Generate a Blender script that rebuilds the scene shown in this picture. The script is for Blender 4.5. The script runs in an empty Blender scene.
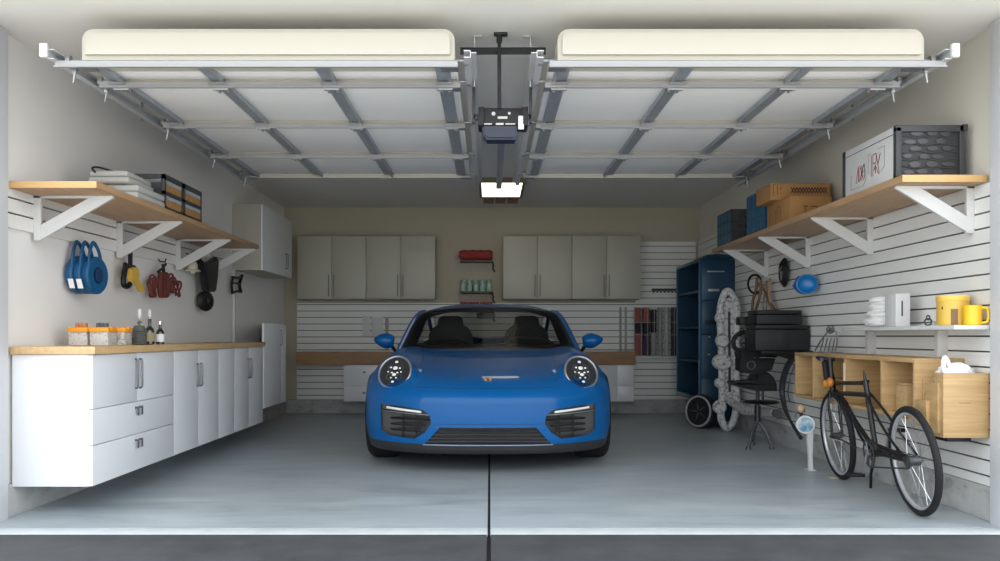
import bpy, bmesh, math, random
import numpy as np
from mathutils import Vector, Matrix
from mathutils.bvhtree import BVHTree
random.seed(7)
PI = math.pi
S = bpy.context.scene
C = S.collection

# ------------------------------------------------------------------ camera, world, light
F = 858.0
cam = bpy.data.objects.new('camera', bpy.data.cameras.new('camera')); C.objects.link(cam)
cam.data.sensor_width = 36; cam.data.lens = F/1000*36
cam.data.shift_x = 0.010; cam.data.shift_y = 0.0555
cam.location = (0, 0, 0.94); cam.rotation_euler = (PI/2, 0, 0)
cam.data.clip_start = 0.05; cam.data.clip_end = 200
S.camera = cam
W = bpy.data.worlds.new('overcast_sky'); S.world = W; W.use_nodes = True
wn = W.node_tree
bg = wn.nodes['Background']
bg.inputs[0].default_value = (0.90, 0.95, 1.0, 1); bg.inputs[1].default_value = 2.35
sun = bpy.data.objects.new('sun', bpy.data.lights.new('sun', 'SUN')); C.objects.link(sun)
sun.data.energy = 3.0; sun.data.angle = .03; sun.data.color = (1, .93, .82)
sun.rotation_euler = (math.radians(-38), math.radians(12), 0)      # added, high from behind the garage, to bounce light in off the ground outside
S.view_settings.view_transform = 'Standard'; S.view_settings.look = 'None'
S.view_settings.gamma = 1; S.view_settings.use_curve_mapping = False
S.view_settings.exposure = 0.45
S.cycles.max_bounces = 12; S.cycles.diffuse_bounces = 8; S.cycles.transparent_max_bounces = 12
S.cycles.use_denoising = True

def P(px, py, Y):            # place seen at pixel (px,py), Y metres away
    return Vector(((px-490)*Y/F, Y, 0.94-(py-336)*Y/F))
def PX(px, py, X):           # the same, on the plane x = X
    return P(px, py, F*X/(px-490))
def YX(px, X): return F*X/(px-490)

# ------------------------------------------------------------------ materials
MATS = {}
def mat(name, col, rough=0.5, metal=0.0, var=0.06, scale=8, bump=0.0, stretch=(1,1,1), coat=0, emit=None, es=0, detail=4, spec=0.5):
    if name in MATS: return MATS[name]
    m = bpy.data.materials.new(name); m.use_nodes = True; nt = m.node_tree
    b = nt.nodes['Principled BSDF']
    b.inputs['Roughness'].default_value = rough; b.inputs['Metallic'].default_value = metal
    b.inputs['Specular IOR Level'].default_value = spec
    if coat: b.inputs['Coat Weight'].default_value = coat; b.inputs['Coat Roughness'].default_value = 0.04
    tc = nt.nodes.new('ShaderNodeTexCoord'); mp = nt.nodes.new('ShaderNodeMapping')
    mp.inputs['Scale'].default_value = stretch
    no = nt.nodes.new('ShaderNodeTexNoise'); no.inputs['Scale'].default_value = scale; no.inputs['Detail'].default_value = detail
    nt.links.new(tc.outputs['Object'], mp.inputs[0]); nt.links.new(mp.outputs[0], no.inputs['Vector'])
    mx = nt.nodes.new('ShaderNodeMix'); mx.data_type = 'RGBA'
    d = [max(0, c*(1-var*1.5)) for c in col[:3]]+[1]; l = [min(1, c*(1+var)) for c in col[:3]]+[1]
    mx.inputs[6].default_value = d; mx.inputs[7].default_value = l
    nt.links.new(no.outputs['Fac'], mx.inputs[0]); nt.links.new(mx.outputs[2], b.inputs['Base Color'])
    if bump:
        bp = nt.nodes.new('ShaderNodeBump'); bp.inputs['Strength'].default_value = bump; bp.inputs['Distance'].default_value = 0.01
        nt.links.new(no.outputs['Fac'], bp.inputs['Height']); nt.links.new(bp.outputs[0], b.inputs['Normal'])
    if emit:
        b.inputs['Emission Color'].default_value = (*emit, 1); b.inputs['Emission Strength'].default_value = es
    MATS[name] = m
    return m
def ramp_mat(name, stops, rough, scale, stretch=(1,1,1), detail=8, bump=0.1, rvar=None, distort=0.0, spec=.5, coord='Object'):
    m = bpy.data.materials.new(name); m.use_nodes = True; nt = m.node_tree; b = nt.nodes['Principled BSDF']
    b.inputs['Specular IOR Level'].default_value = spec
    tc = nt.nodes.new('ShaderNodeTexCoord'); mp = nt.nodes.new('ShaderNodeMapping'); mp.inputs['Scale'].default_value = stretch
    no = nt.nodes.new('ShaderNodeTexNoise'); no.inputs['Scale'].default_value = scale; no.inputs['Detail'].default_value = detail
    no.inputs['Distortion'].default_value = distort; no.inputs['Roughness'].default_value = .6
    cr = nt.nodes.new('ShaderNodeValToRGB'); e = cr.color_ramp.elements
    while len(e) < len(stops): e.new(0.5)
    for i, (p, c) in enumerate(stops): e[i].position = p; e[i].color = (*c, 1)
    nt.links.new(tc.outputs[coord], mp.inputs[0]); nt.links.new(mp.outputs[0], no.inputs['Vector'])
    nt.links.new(no.outputs['Fac'], cr.inputs[0]); nt.links.new(cr.outputs[0], b.inputs['Base Color'])
    b.inputs['Roughness'].default_value = rough
    if rvar:
        mr = nt.nodes.new('ShaderNodeMapRange'); mr.inputs['To Min'].default_value = rvar[0]; mr.inputs['To Max'].default_value = rvar[1]
        nt.links.new(no.outputs['Fac'], mr.inputs[0]); nt.links.new(mr.outputs[0], b.inputs['Roughness'])
    if bump:
        bp = nt.nodes.new('ShaderNodeBump'); bp.inputs['Strength'].default_value = bump; bp.inputs['Distance'].default_value = 0.004
        nt.links.new(no.outputs['Fac'], bp.inputs['Height']); nt.links.new(bp.outputs[0], b.inputs['Normal'])
    MATS[name] = m
    return m
def wood(name, a, b, stretch, scale=6, rough=.45):
    return ramp_mat(name, [(.3, a), (.5, tuple((x+y)/2 for x, y in zip(a, b))), (.7, b)], rough, scale, stretch, 5, .08, distort=.4)

M_wall = mat('beige_wall_paint', (.70,.665,.585), .8, scale=3, var=.02, bump=.02)
M_wallL = mat('pale_grey_wall_paint', (.80,.785,.76), .75, scale=3, var=.02, bump=.02)
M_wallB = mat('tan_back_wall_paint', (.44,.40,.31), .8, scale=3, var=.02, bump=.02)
M_ceil = mat('ceiling_paint', (.80,.785,.745), .85, scale=4, var=.02, bump=.02)
M_jamb = mat('white_jamb_paint', (.58,.585,.60), .6, scale=5, var=.015)
M_slat = mat('white_slatwall', (.76,.755,.72), .42, scale=4, var=.02)
M_groove = mat('slat_groove_shadow_gap', (.12,.12,.12), .7)
M_cab = mat('white_laminate', (.76,.77,.79), .28, scale=3, var=.01)
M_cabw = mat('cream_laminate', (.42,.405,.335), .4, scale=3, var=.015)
M_gapd = mat('dark_gap', (.04,.04,.045), .8)
M_white = mat('white_powder_coat', (.60,.60,.59), .4, scale=6, var=.02)
M_maple = wood('maple_butcher_block', (.52,.33,.15), (.66,.45,.235), (9,1.2,9), 5, .4)
M_shelf = wood('shelf_wood', (.36,.215,.115), (.46,.29,.16), (7,.7,7), 5, .45)
M_bench = wood('bench_wood', (.30,.17,.085), (.40,.245,.12), (1.2,7,7), 5, .5)
M_pine = wood('pine_board', (.40,.25,.105), (.50,.335,.16), (9,1.0,9), 4, .5)
M_pinex = wood('pine_board_front', (.40,.25,.105), (.53,.355,.175), (.8,5,16), 4, .5)
M_conc = ramp_mat('concrete_curb', [(.3,(.16,.16,.155)),(.42,(.36,.36,.345)),(.7,(.45,.45,.44))], .8, 7, (1,1,1.5), 10, .35)
M_floor = ramp_mat('polished_concrete_floor', [(.30,(.26,.30,.33)),(.44,(.345,.39,.415)),(.56,(.385,.43,.455)),(.72,(.45,.49,.51))], .35, 2.2, (.7,2.6,1), 14, .05, (.25,.45), .9)
M_lip = ramp_mat('pale_threshold_concrete', [(.3,(.46,.49,.50)),(.7,(.55,.58,.59))], .6, 6)
M_asph = ramp_mat('dark_driveway', [(.3,(.036,.038,.041)),(.7,(.062,.065,.07))], .7, 5, (1,1,1), 12, .5)
M_street = ramp_mat('bounce_street_concrete', [(.3,(.50,.48,.45)),(.7,(.60,.585,.55))], .85, 3)  # kept pale so the unseen ground reflects light onto ceiling and doors
M_steel = mat('galvanised_steel', (.38,.39,.40), .35, .75, scale=12, var=.12)
M_stile = mat('blue_grey_galvanised', (.42,.45,.49), .38, .55, scale=14, var=.12)
M_dksteel = mat('dark_steel', (.10,.105,.11), .4, .6)
M_strut = mat('painted_strut', (.36,.36,.36), .35, .1, var=.04)
M_door = mat('cream_door_skin', (.50,.47,.40), .5, scale=3, var=.015)
M_panel = mat('door_panel_back', (.86,.85,.83), .55, scale=6, var=.02)
M_black = mat('black_plastic', (.011,.011,.012), .45, spec=.3)
M_blackr = mat('black_rubber', (.014,.014,.015), .7, spec=.3, scale=30, bump=.05)
M_bmetal = mat('black_metal', (.012,.012,.013), .3, .0)
M_navy = mat('navy_plastic', (.010,.016,.034), .4)
M_chrome = mat('brushed_handle', (.16,.16,.165), .3, .9)
M_silver = mat('bright_chrome', (.75,.75,.76), .15, 1.0, var=.02)
M_blue = mat('blue_webbing', (.004,.08,.20), .5, scale=20, bump=.05)
M_bluep = mat('bright_blue_plastic', (.005,.17,.45), .3)
M_locker = mat('blue_steel_locker', (.009,.045,.090), .32, .15, scale=5, var=.1)
M_lockere = mat('blue_locker_edge', (.012,.09,.16), .3, .2)
M_orange = mat('orange_plastic', (.85,.32,.02), .4)
M_yellow = mat('yellow_plastic', (.80,.52,.02), .35)
M_yellow2 = mat('muted_yellow_tub', (.68,.43,.07), .4)
M_red = mat('red_rope', (.13,.022,.018), .7, scale=40, bump=.1)
M_redc = mat('red_cloth', (.30,.035,.03), .8, scale=20, bump=.2)
M_cream = mat('cream_plastic', (.62,.58,.44), .5)
M_paper = mat('white_cloth', (.82,.82,.80), .85, scale=16, bump=.3, var=.03)
M_sack = mat('grey_white_sack', (.46,.455,.42), .8, scale=12, bump=.3)
M_crate = mat('charcoal_crate', (.045,.045,.048), .45)
M_card = mat('orange_cardboard', (.40,.205,.07), .75, scale=9, var=.08)
M_cardl = mat('cardboard_print', (.10,.05,.03), .8)
M_spk = ramp_mat('speckled_clear_tub', [(.36,(.20,.18,.16)),(.46,(.50,.48,.45)),(.6,(.56,.54,.51))], .35, 110, (1,1,1), 3, .1)
M_mottle = ramp_mat('mottled_white_foam', [(.38,(.16,.16,.16)),(.45,(.50,.51,.50)),(.6,(.66,.66,.65))], .6, 34, (1,1,1), 6, .5)
M_glassy = mat('dark_bottle_glass', (.012,.014,.010), .08, coat=1)
M_green = mat('pale_green_glass', (.34,.52,.43), .3)

# ------------------------------------------------------------------ mesh helpers
class MB:
    def __init__(s): s.bm = bmesh.new(); s.mi = 0
    def _tag(s, faces):
        for f in faces: f.material_index = s.mi
    def box(s, x0, x1, y0, y1, z0, z1, b=0):
        v = [s.bm.verts.new((x, y, z)) for x in (x0, x1) for y in (y0, y1) for z in (z0, z1)]
        fs = [s.bm.faces.new([v[i] for i in q]) for q in ((0,1,3,2),(4,6,7,5),(0,4,5,1),(2,3,7,6),(0,2,6,4),(1,5,7,3))]
        s._tag(fs)
        if b:
            es = list({e for f in fs for e in f.edges})
            r = bmesh.ops.bevel(s.bm, geom=es, offset=b, segments=2, affect='EDGES', profile=.6)
            s._tag(r['faces'])
        return s
    def prism(s, pts, vec, b=0):                      # pts: 3D outline, extruded by vec
        vec = Vector(vec)
        a = [s.bm.verts.new(p) for p in pts]; c = [s.bm.verts.new(Vector(p)+vec) for p in pts]; n = len(a)
        fs = [s.bm.faces.new(a), s.bm.faces.new(c[::-1])]
        for i in range(n): fs.append(s.bm.faces.new((a[i], c[i], c[(i+1) % n], a[(i+1) % n])))
        s._tag(fs)
        bmesh.ops.recalc_face_normals(s.bm, faces=fs)
        if b:
            es = list({e for f in fs[:2] for e in f.edges})
            r = bmesh.ops.bevel(s.bm, geom=es, offset=b, segments=2, affect='EDGES'); s._tag(r['faces'])
        return s
    def frame(s, d):
        d = Vector(d).normalized(); up = Vector((0,0,1)) if abs(d.z) < .9 else Vector((1,0,0))
        u = d.cross(up).normalized(); return d, u, u.cross(d)
    def cyl(s, p0, p1, r, r2=None, n=16, cap=True):
        p0 = Vector(p0); p1 = Vector(p1); r2 = r if r2 is None else r2
        d, u, w = s.frame(p1-p0)
        A = [s.bm.verts.new(p0+(u*math.cos(t)+w*math.sin(t))*r) for t in [2*PI*i/n for i in range(n)]]
        B = [s.bm.verts.new(p1+(u*math.cos(t)+w*math.sin(t))*r2) for t in [2*PI*i/n for i in range(n)]]
        fs = [s.bm.faces.new((A[i], A[(i+1) % n], B[(i+1) % n], B[i])) for i in range(n)]
        if cap: fs += [s.bm.faces.new(A[::-1]), s.bm.faces.new(B)]
        s._tag(fs); return s
    def tube(s, pts, r, n=8, closed=False, rr=None, flat=1.0, upv=None):
        pts = [Vector(p) for p in pts]; m = len(pts); rings = []
        prev = None
        for i, p in enumerate(pts):
            a = pts[(i-1) % m] if (closed or i) else p; c = pts[(i+1) % m] if (closed or i < m-1) else p
            d = (c-a).normalized()
            if upv is not None: u = d.cross(Vector(upv)).normalized()
            elif prev is None: _, u, _ = s.frame(d)
            else: u = (prev-d*prev.dot(d)).normalized()
            prev = u; w = u.cross(d); q = rr[i] if rr else r
            rings.append([s.bm.verts.new(p+(u*math.cos(t)*flat+w*math.sin(t))*q) for t in [2*PI*k/n for k in range(n)]])
        fs = []
        for i in range(m if closed else m-1):
            A = rings[i]; B = rings[(i+1) % m]
            for k in range(n): fs.append(s.bm.faces.new((A[k], A[(k+1) % n], B[(k+1) % n], B[k])))
        if not closed: fs += [s.bm.faces.new(rings[0][::-1]), s.bm.faces.new(rings[-1])]
        s._tag(fs); return s
    def lathe(s, prof, c, ax=(0,0,1), n=32, sx=1.0):       # prof: (radius, height along axis)
        c = Vector(c); d, u, w = s.frame(ax); rings = []
        for r, h in prof:
            rings.append([s.bm.verts.new(c+d*h+(u*math.cos(t)*sx+w*math.sin(t))*max(r, 1e-4)) for t in [2*PI*k/n for k in range(n)]])
        fs = []
        for A, B in zip(rings, rings[1:]):
            for k in range(n): fs.append(s.bm.faces.new((A[k], A[(k+1) % n], B[(k+1) % n], B[k])))
        if prof[0] != prof[-1]: fs += [s.bm.faces.new(rings[0][::-1]), s.bm.faces.new(rings[-1])]
        s._tag(fs); return s
    def ring(s, c, ax, R, r, n=40, k=8, sx=1.0):
        c = Vector(c); d, u, w = s.frame(ax)
        return s.tube([c+(u*math.cos(t)*sx+w*math.sin(t))*R for t in [2*PI*i/n for i in range(n)]], r, k, True)
    def sphere(s, c, r, sc=(1,1,1), n=16):
        m = Matrix.Translation(c) @ Matrix.Diagonal((r*sc[0], r*sc[1], r*sc[2], 1))
        R = bmesh.ops.create_uvsphere(s.bm, u_segments=n, v_segments=max(6, n//2), radius=1, matrix=m)
        s._tag({f for v in R['verts'] for f in v.link_faces}); return s
    def grid(s, rows, thick=0):
        V = [[s.bm.verts.new(p) for p in r] for r in rows]; fs = []
        for A, B in zip(V, V[1:]):
            for k in range(len(A)-1): fs.append(s.bm.faces.new((A[k], A[k+1], B[k+1], B[k])))
        s._tag(fs); return s
    def solid_grid(s, rows, off):                      # a sheet with thickness given by offset vector
        off = Vector(off); V = [[s.bm.verts.new(p) for p in r] for r in rows]; U = [[s.bm.verts.new(Vector(p)+off) for p in r] for r in rows]
        fs = []
        R, K = len(V), len(V[0])
        for i in range(R-1):
            for k in range(K-1):
                fs.append(s.bm.faces.new((V[i][k], V[i][k+1], V[i+1][k+1], V[i+1][k])))
                fs.append(s.bm.faces.new((U[i][k], U[i+1][k], U[i+1][k+1], U[i][k+1])))
        for i in range(R-1):
            for k, o in ((0, 1), (K-1, -1)): fs.append(s.bm.faces.new((V[i][k], V[i+1][k], U[i+1][k], U[i][k])[::o]))
        for k in range(K-1):
            for i, o in ((0, -1), (R-1, 1)): fs.append(s.bm.faces.new((V[i][k], V[i][k+1], U[i][k+1], U[i][k])[::o]))
        s._tag(fs); bmesh.ops.recalc_face_normals(s.bm, faces=fs); return s
    def build(s, name, mats, parent=None, smooth=True, ang=35, tag=None):
        return link_bm(name, s.bm, mats, parent, smooth, ang)
def wloc(o):
    v = Vector((0,0,0))
    while o: v += o.location; o = o.parent
    return v
def link_bm(name, bm, mats, parent=None, smooth=True, ang=35):
    me = bpy.data.meshes.new(name)
    if parent is not None: off = wloc(parent); loc = Vector((0,0,0))
    else:
        xs = [v.co.x for v in bm.verts]; ys = [v.co.y for v in bm.verts]; zs = [v.co.z for v in bm.verts]
        off = loc = Vector(((min(xs)+max(xs))/2, (min(ys)+max(ys))/2, min(zs)))
    bmesh.ops.translate(bm, verts=bm.verts, vec=-off)
    bmesh.ops.recalc_face_normals(bm, faces=bm.faces)
    bm.to_mesh(me); bm.free()
    for m in (mats if isinstance(mats, (list, tuple)) else [mats]): me.materials.append(m)
    if smooth:
        me.polygons.foreach_set('use_smooth', [True]*len(me.polygons)); me.set_sharp_from_angle(angle=math.radians(ang))
    o = bpy.data.objects.new(name, me); C.objects.link(o); o.location = loc; o.parent = parent
    return o
def tag(o, label, cat, group=None):
    o['label'] = label; o['category'] = cat
    if group: o['group'] = group
    return o
def thing(name, label, cat, loc=(0,0,0), group=None):
    o = bpy.data.objects.new(name, None); C.objects.link(o); o.location = loc; o.empty_display_size = .1
    return tag(o, label, cat, group)
def struct(name, mb, m, parent=None):
    o = mb.build(name, m, parent); 
    if parent is None: o['kind'] = 'structure'
    return o
def dup(root, loc, label=None, group=None):
    r = root.copy(); C.objects.link(r); r.location = loc
    if label: r['label'] = label
    if group: r['group'] = group
    def rec(src, dst):
        for ch in list(src.children):
            c = ch.copy(); C.objects.link(c); c.parent = dst; rec(ch, c)
    rec(root, r)
    return r
def box(name, m, b=0.002, parent=None, *, d):
    return MB().box(*d, b).build(name, m, parent)
def arc(c, r, a0, a1, n, u, w):
    c = Vector(c); u = Vector(u); w = Vector(w)
    return [c+u*(r*math.cos(a0+(a1-a0)*i/n))+w*(r*math.sin(a0+(a1-a0)*i/n)) for i in range(n+1)]
def spline(pts, k=8):
    pts = [Vector(p) for p in pts]; out = []
    for i in range(len(pts)-1):
        p0 = pts[max(i-1, 0)]; p1 = pts[i]; p2 = pts[i+1]; p3 = pts[min(i+2, len(pts)-1)]
        for j in range(k):
            t = j/k
            out.append(.5*((2*p1)+(p2-p0)*t+(2*p0-5*p1+4*p2-p3)*t*t+(3*p1-p0-3*p2+p3)*t**3))
    return out+[pts[-1]]

# ------------------------------------------------------------------ the room
CH = 2.51
LW, RW, BW = -2.49, 2.53, 10.46
fl = MB()
fl.box(-2.70, -.012, 4.20, 10.62, -.12, 0); fl.box(.002, 2.72, 4.20, 10.62, -.12, 0)
struct('floor', fl, M_floor)
li = MB(); li.box(-3.6, -.012, 4.08, 4.20, -.12, -.001, .004); li.box(.002, 3.6, 4.08, 4.20, -.12, -.001, .004)
struct('trim_1', li, M_lip)
struct('trim_2', MB().box(-.012, .002, 4.08, 10.4, -.12, -.008), M_blackr)
dr = MB(); dr.box(-9, -.015, 3.3, 4.079, -.2, -.004); dr.box(.004, 9, 3.3, 4.079, -.2, -.004)
o = struct('driveway', dr, M_asph)
struct('street', MB().box(-30, 30, -24, 3.3, -.2, -.01), M_street)  # unseen ground, brought close and made pale to bounce light up inside
struct('trim_3', MB().box(-.015, .004, 3.3, 4.08, -.2, -.015), M_blackr)
struct('ceiling', MB().box(-2.7, 2.75, 3.75, 10.62, CH, CH+.12), M_ceil)
struct('wall_left', MB().box(LW-.16, LW-.02, 4.42, 10.62, 0, CH), M_wallL)
struct('wall_right', MB().box(RW+.02, RW+.16, 4.31, 10.62, 0, CH), M_wall)
struct('wall_back', MB().box(LW-.02, RW+.02, BW+.02, BW+.16, 0, CH), M_wallB)
jl = MB(); jl.box(-3.6, -2.47, 4.10, 4.40, -.05, CH, .004)
struct('wall_front_left', jl, M_jamb)
jr = MB(); jr.box(2.51, 3.6, 4.10, 4.31, -.05, CH, .004)
struct('wall_front_right', jr, M_jamb)
struct('baseboard_left', MB().box(LW-.02, LW+.005, 4.41, BW+.02, 0, .17, .004), M_conc)
struct('baseboard_right', MB().box(RW-.005, RW+.02, 4.32, BW+.02, 0, .175, .004), M_conc)
struct('baseboard_back', MB().box(LW+.006, RW-.006, BW-.005, BW+.02, 0, .165, .004), M_conc)

def slats(name, org, along, nrm, L, z0, z1, pitch=.079, phase=0, t=.02):
    """one profile with routed grooves: faces flush boards, a narrow groove under each"""
    mb = MB(); org = Vector(org); al = Vector(along); nr = Vector(nrm)
    prof = [(0, z0), (t, z0)]; grooves = []
    g = z0+phase
    g = z0+phase if phase > .012 else z0+pitch+phase
    while g < z1-.012:
        grooves.append(g); g += pitch
    for g in grooves:
        prof += [(t, g-.0045), (.004, g-.0075), (.004, g+.0045), (t, g+.0045)]
    prof += [(t, z1), (0, z1)]
    pts = [org+nr*(d-t)+Vector((0,0,z)) for d, z in prof]
    a = [mb.bm.verts.new(p) for p in pts]; c = [mb.bm.verts.new(p+al*L) for p in pts]; n = len(a)
    for i in range(n):
        f = mb.bm.faces.new((a[i], a[(i+1) % n], c[(i+1) % n], c[i]))
        d0 = prof[i][0]; d1 = prof[(i+1) % n][0]
        f.material_index = 1 if (d0 == .004 and d1 == .004) else 0
    bmesh.ops.triangulate(mb.bm, faces=[mb.bm.faces.new(a), mb.bm.faces.new(c[::-1])])
    o = mb.build(name, [M_slat, M_groove], None, smooth=False); o['kind'] = 'structure'
    return o
slats('trim_4', (LW, 4.42, 0), (0,1,0), (1,0,0), 3.60, 1.503, 1.735, phase=.077)
slats('trim_5', (RW, 4.33, 0), (0,1,0), (-1,0,0), 3.87, .178, 1.72, phase=.05)
slats('trim_6', (RW, 8.20, 0), (0,1,0), (-1,0,0), 2.24, .178, 2.09, phase=.05)
slats('trim_7', (-2.354, BW, 0), (1,0,0), (0,-1,0), 4.13, .168, 1.345, phase=.05)
slats('trim_8', (1.776, BW, 0), (1,0,0), (0,-1,0), .73, .168, 2.09, phase=.05)
struct('trim_9', MB().box(LW-.02, LW+.004, 8.36, 8.39, .17, 1.60, .003), M_white)

# ------------------------------------------------------------------ ceiling light
LX = .12
t = thing('ceiling_light', 'flat square ceiling light, lit, with brown wooden strip behind it', 'ceiling light', (LX, 9.0, CH))
fr = MB(); Y0, Y1 = 8.52, 9.42; w = .205
fr.box(LX-w-.025, LX-w, Y0-.03, Y1+.03, CH-.05, CH); fr.box(LX+w, LX+w+.025, Y0-.03, Y1+.03, CH-.05, CH)
fr.box(LX-w, LX+w, Y0-.03, Y0, CH-.05, CH); fr.box(LX-w, LX+w, Y1, Y1+.03, CH-.05, CH)
fr.build('frame', mat('bronze_trim', (.13,.10,.06), .5), t)
box('diffuser', mat('lit_diffuser', (.9,.88,.82), .5, emit=(1,.93,.80), es=1.9), 0, t, d=(LX-w, LX+w, Y0, Y1, CH-.04, CH-.01))
wb = MB()
for i in range(3):
    x0 = LX-w+.01+i*.137; wb.box(x0, x0+.118, 9.46, 9.95, CH-.035, CH, .003)
wb.build('wood_slat', mat('brown_wood_slat', (.28,.15,.06), .5, stretch=(8,1,8)), t)

# ------------------------------------------------------------------ raised garage doors
DZ = 2.275
ys = [4.12, 4.475, 5.33, 6.235, 7.09]
def garage_door(xa, xb, stiles, label, outer):
    t = thing('garage_door', label, 'garage door', ((xa+xb)/2, 5.6, DZ), 'raised garage doors')
    # bottom section, seen end-on: rounded cream box
    r = .055; o = []
    x0, x1, z0, z1 = xa+.03, xb-.005, DZ-.01, 2.415
    for cx, cz, a in ((x1-r, z1-r, 0), (x0+r, z1-r, PI/2)):
        for i in range(7):
            th = a+PI/2*i/6; o.append((cx+r*math.cos(th), 4.10, cz+r*math.sin(th)))
    o += [(x0, 4.10, z0), (x1, 4.10, z0)]
    MB().prism(o, (0, .22, 0), .022).build('bottom_section', M_door, t)
    for i in range(4):
        a, b = ys[i]+(.0 if i else .21), ys[i+1]
        box('panel', M_panel, .003, t, d=(xa, xb, a+.004, b-.004, DZ, DZ+.04))
        mb = MB(); mb.box(xa+.01, xb-.01, b-.012, b+.05 if i < 3 else b, DZ-.028, DZ+.002, .004)
        mb.build('section_rail', M_door, t)
    for y in (4.115, 4.455, 5.315, 6.215):
        mb = MB(); ex_ = .09 if y < 4.2 else .03
        mb.box(xa-(ex_ if outer < 0 else .01), xb+(ex_ if outer > 0 else .01), y-.016, y+.012, DZ-.047, DZ-.018, .003)
        mb.box(xa-(ex_ if outer < 0 else .01), xb+(ex_ if outer > 0 else .01), y-.03, y-.014, DZ-.052, DZ-.047)
        mb.build('strut', M_strut, t)
    mb = MB(); mb.box(xa-.02, xb+.0, 7.070, 7.10, DZ-.032, DZ+.045, .003); mb.build('end_rail', M_door, t)
    for sx in stiles:
        mb = MB(); w = .036
        for i in range(4):
            a, b = ys[i]+.05, ys[i+1]-.03
            mb.box(sx-w, sx+w, a, b, DZ-.014, DZ-.001)
            s = 1 if sx < .1 else -1
            mb.box(sx+s*(w-.016) if s > 0 else sx-w, sx+w if s > 0 else sx-w+.016, a, b, DZ-.028, DZ-.013)
        mb.build('stile', M_stile, t)
        mb = MB()
        for y in ys[1:4]:
            mb.box(sx-.045, sx+.045, y-.055, y+.09, DZ-.034, DZ-.028, .002)
            for q in (-.022, .022): mb.cyl((sx+q, y+.075, DZ-.046), (sx+q, y+.075, DZ-.03), .008, n=8)
            mb.cyl((sx-.04, y+.02, DZ-.04), (sx+.04, y+.02, DZ-.04), .009, n=8)
        mb.build('hinge', M_steel, t)
    for side in (-1, 1):
        ex = xa if side < 0 else xb
        for y in (4.16, 4.50, 5.36, 6.26, 7.05):
            mb = MB(); a, b = sorted((ex-side*.075, ex+side*.012))
            mb.box(a, b, y-.05, y+.05, DZ-.04, DZ-.03, .002)
            mb.cyl((ex-side*.06, y, DZ+.0), (ex+side*.055, y, DZ+.0), .008, n=8)
            mb.cyl((ex+side*.040, y, DZ), (ex+side*.060, y, DZ), .024, n=14)
            if side == outer:
                q = ex+side*.03
                mb.box(min(q, q-side*.02), max(q, q-side*.02), y-.012, y+.012, DZ-.06, DZ-.03, .003)
                mb.cyl((q-side*.01, y, DZ-.05), (q+side*.005, y+.01, DZ-.105), .007, .004, n=8)
            mb.build('roller', M_steel, t)
garage_door(-1.99, -.165, [-1.93, -1.41, -.83, -.235], 'raised cream sectional garage door hanging under the ceiling, left one', -1)
garage_door(.295, 2.09, [.36, .97, 1.56, 2.03], 'raised cream sectional garage door hanging under the ceiling, right one', 1)
def track(x, side, label, hang, cap):
    t = thing('door_track', label, 'door track', (x, 5.8, 2.28), 'garage door tracks')
    z = DZ; mb = MB(); hh = .022 if cap else .016
    mb.box(*(sorted((x, x+side*.004))), 4.06, 7.5, z-hh, z+hh)
    mb.box(*(sorted((x, x-side*.030))), 4.06, 7.5, z-hh-.002, z-hh+.003); mb.box(*(sorted((x, x-side*.030))), 4.06, 7.5, z+hh-.003, z+hh+.002)
    mb.box(*(sorted((x+side*.004, x+side*.03))), 4.06, 7.5, z+hh-.012, z+hh-.008)
    mb.build('channel', mat('track_zinc', (.52,.53,.54), .4, .2), t)
    if cap:
        mb = MB(); mb.box(*(sorted((x-side*.010, x+side*.028))), 4.035, 4.06, z-.022, z+.045, .008); mb.build('end_cap', M_white, t)
    for y in hang:
        mb = MB(); e = x+side*.012
        mb.box(min(e, e+side*.004), max(e, e+side*.004), y-.016, y+.016, z-.03, CH)
        mb.box(min(e, e+side*.04), max(e, e+side*.04), y-.016, y+.016, CH-.004, CH)
        mb.build('hanger', M_white if len(hang) == 1 else M_steel, t)
track(-2.095, -1, 'outer steel door track along the left wall, white end cap', [5.2, 7.4], True)
track(2.185, 1, 'outer steel door track along the right wall, white end cap', [5.2, 7.4], True)
track(-.095, 1, 'inner steel track at the right edge of left raised door, beside opener', [4.5], False)
track(.225, -1, 'inner steel track at the left edge of right raised door, beside opener', [4.5], False)

# perforated bar, opener
bar = MB(); bar.box(-.155, .29, 4.462, 4.468, 2.405, 2.44); bar.box(-.155, .29, 4.462, 4.49, 2.437, 2.441)
for i in range(18):
    x = -.11+i*.021; bar.box(x, x+.010, 4.460, 4.462, 2.418, 2.428)
bar.build('punched_angle_bar', [M_bmetal]); bo = C.objects['punched_angle_bar']
tag(bo, 'black punched steel bar spanning between the two raised doors', 'support bar')
t = thing('garage_door_opener', 'black motor box of the door opener hanging on a thin rod', 'door opener', (.067, 4.55, 1.96))
box('ceiling_plate', M_bmetal, .002, t, d=(.02, .09, 4.43, 4.47, CH-.012, CH))
mb = MB(); mb.cyl((.048, 4.446, 2.12), (.048, 4.446, CH-.01), .010, n=10); mb.cyl((.048, 4.446, 2.46), (.048, 4.446, CH-.01), .016, n=10); mb.build('hanging_rod', M_bmetal, t)
mb = MB(); mb.box(-.058, .192, 4.45, 4.62, 2.035, 2.125, .012); mb.box(-.062, -.03, 4.44, 4.6, 2.03, 2.128, .006); mb.box(.165, .197, 4.44, 4.6, 2.03, 2.128, .006)
mb.build('housing', M_black, t)
pr = [(-.045, 4.455, 2.04), (-.035, 4.455, 1.985), (-.015, 4.455, 1.962), (.13, 4.455, 1.962), (.14, 4.455, 1.985), (.142, 4.455, 2.04)]
MB().prism(pr, (0, .12, 0), .01).build('lens_cover', M_navy, t)
box('label', M_white, .002, t, d=(.146, .176, 4.440, 4.448, 2.01, 2.08))
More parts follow.
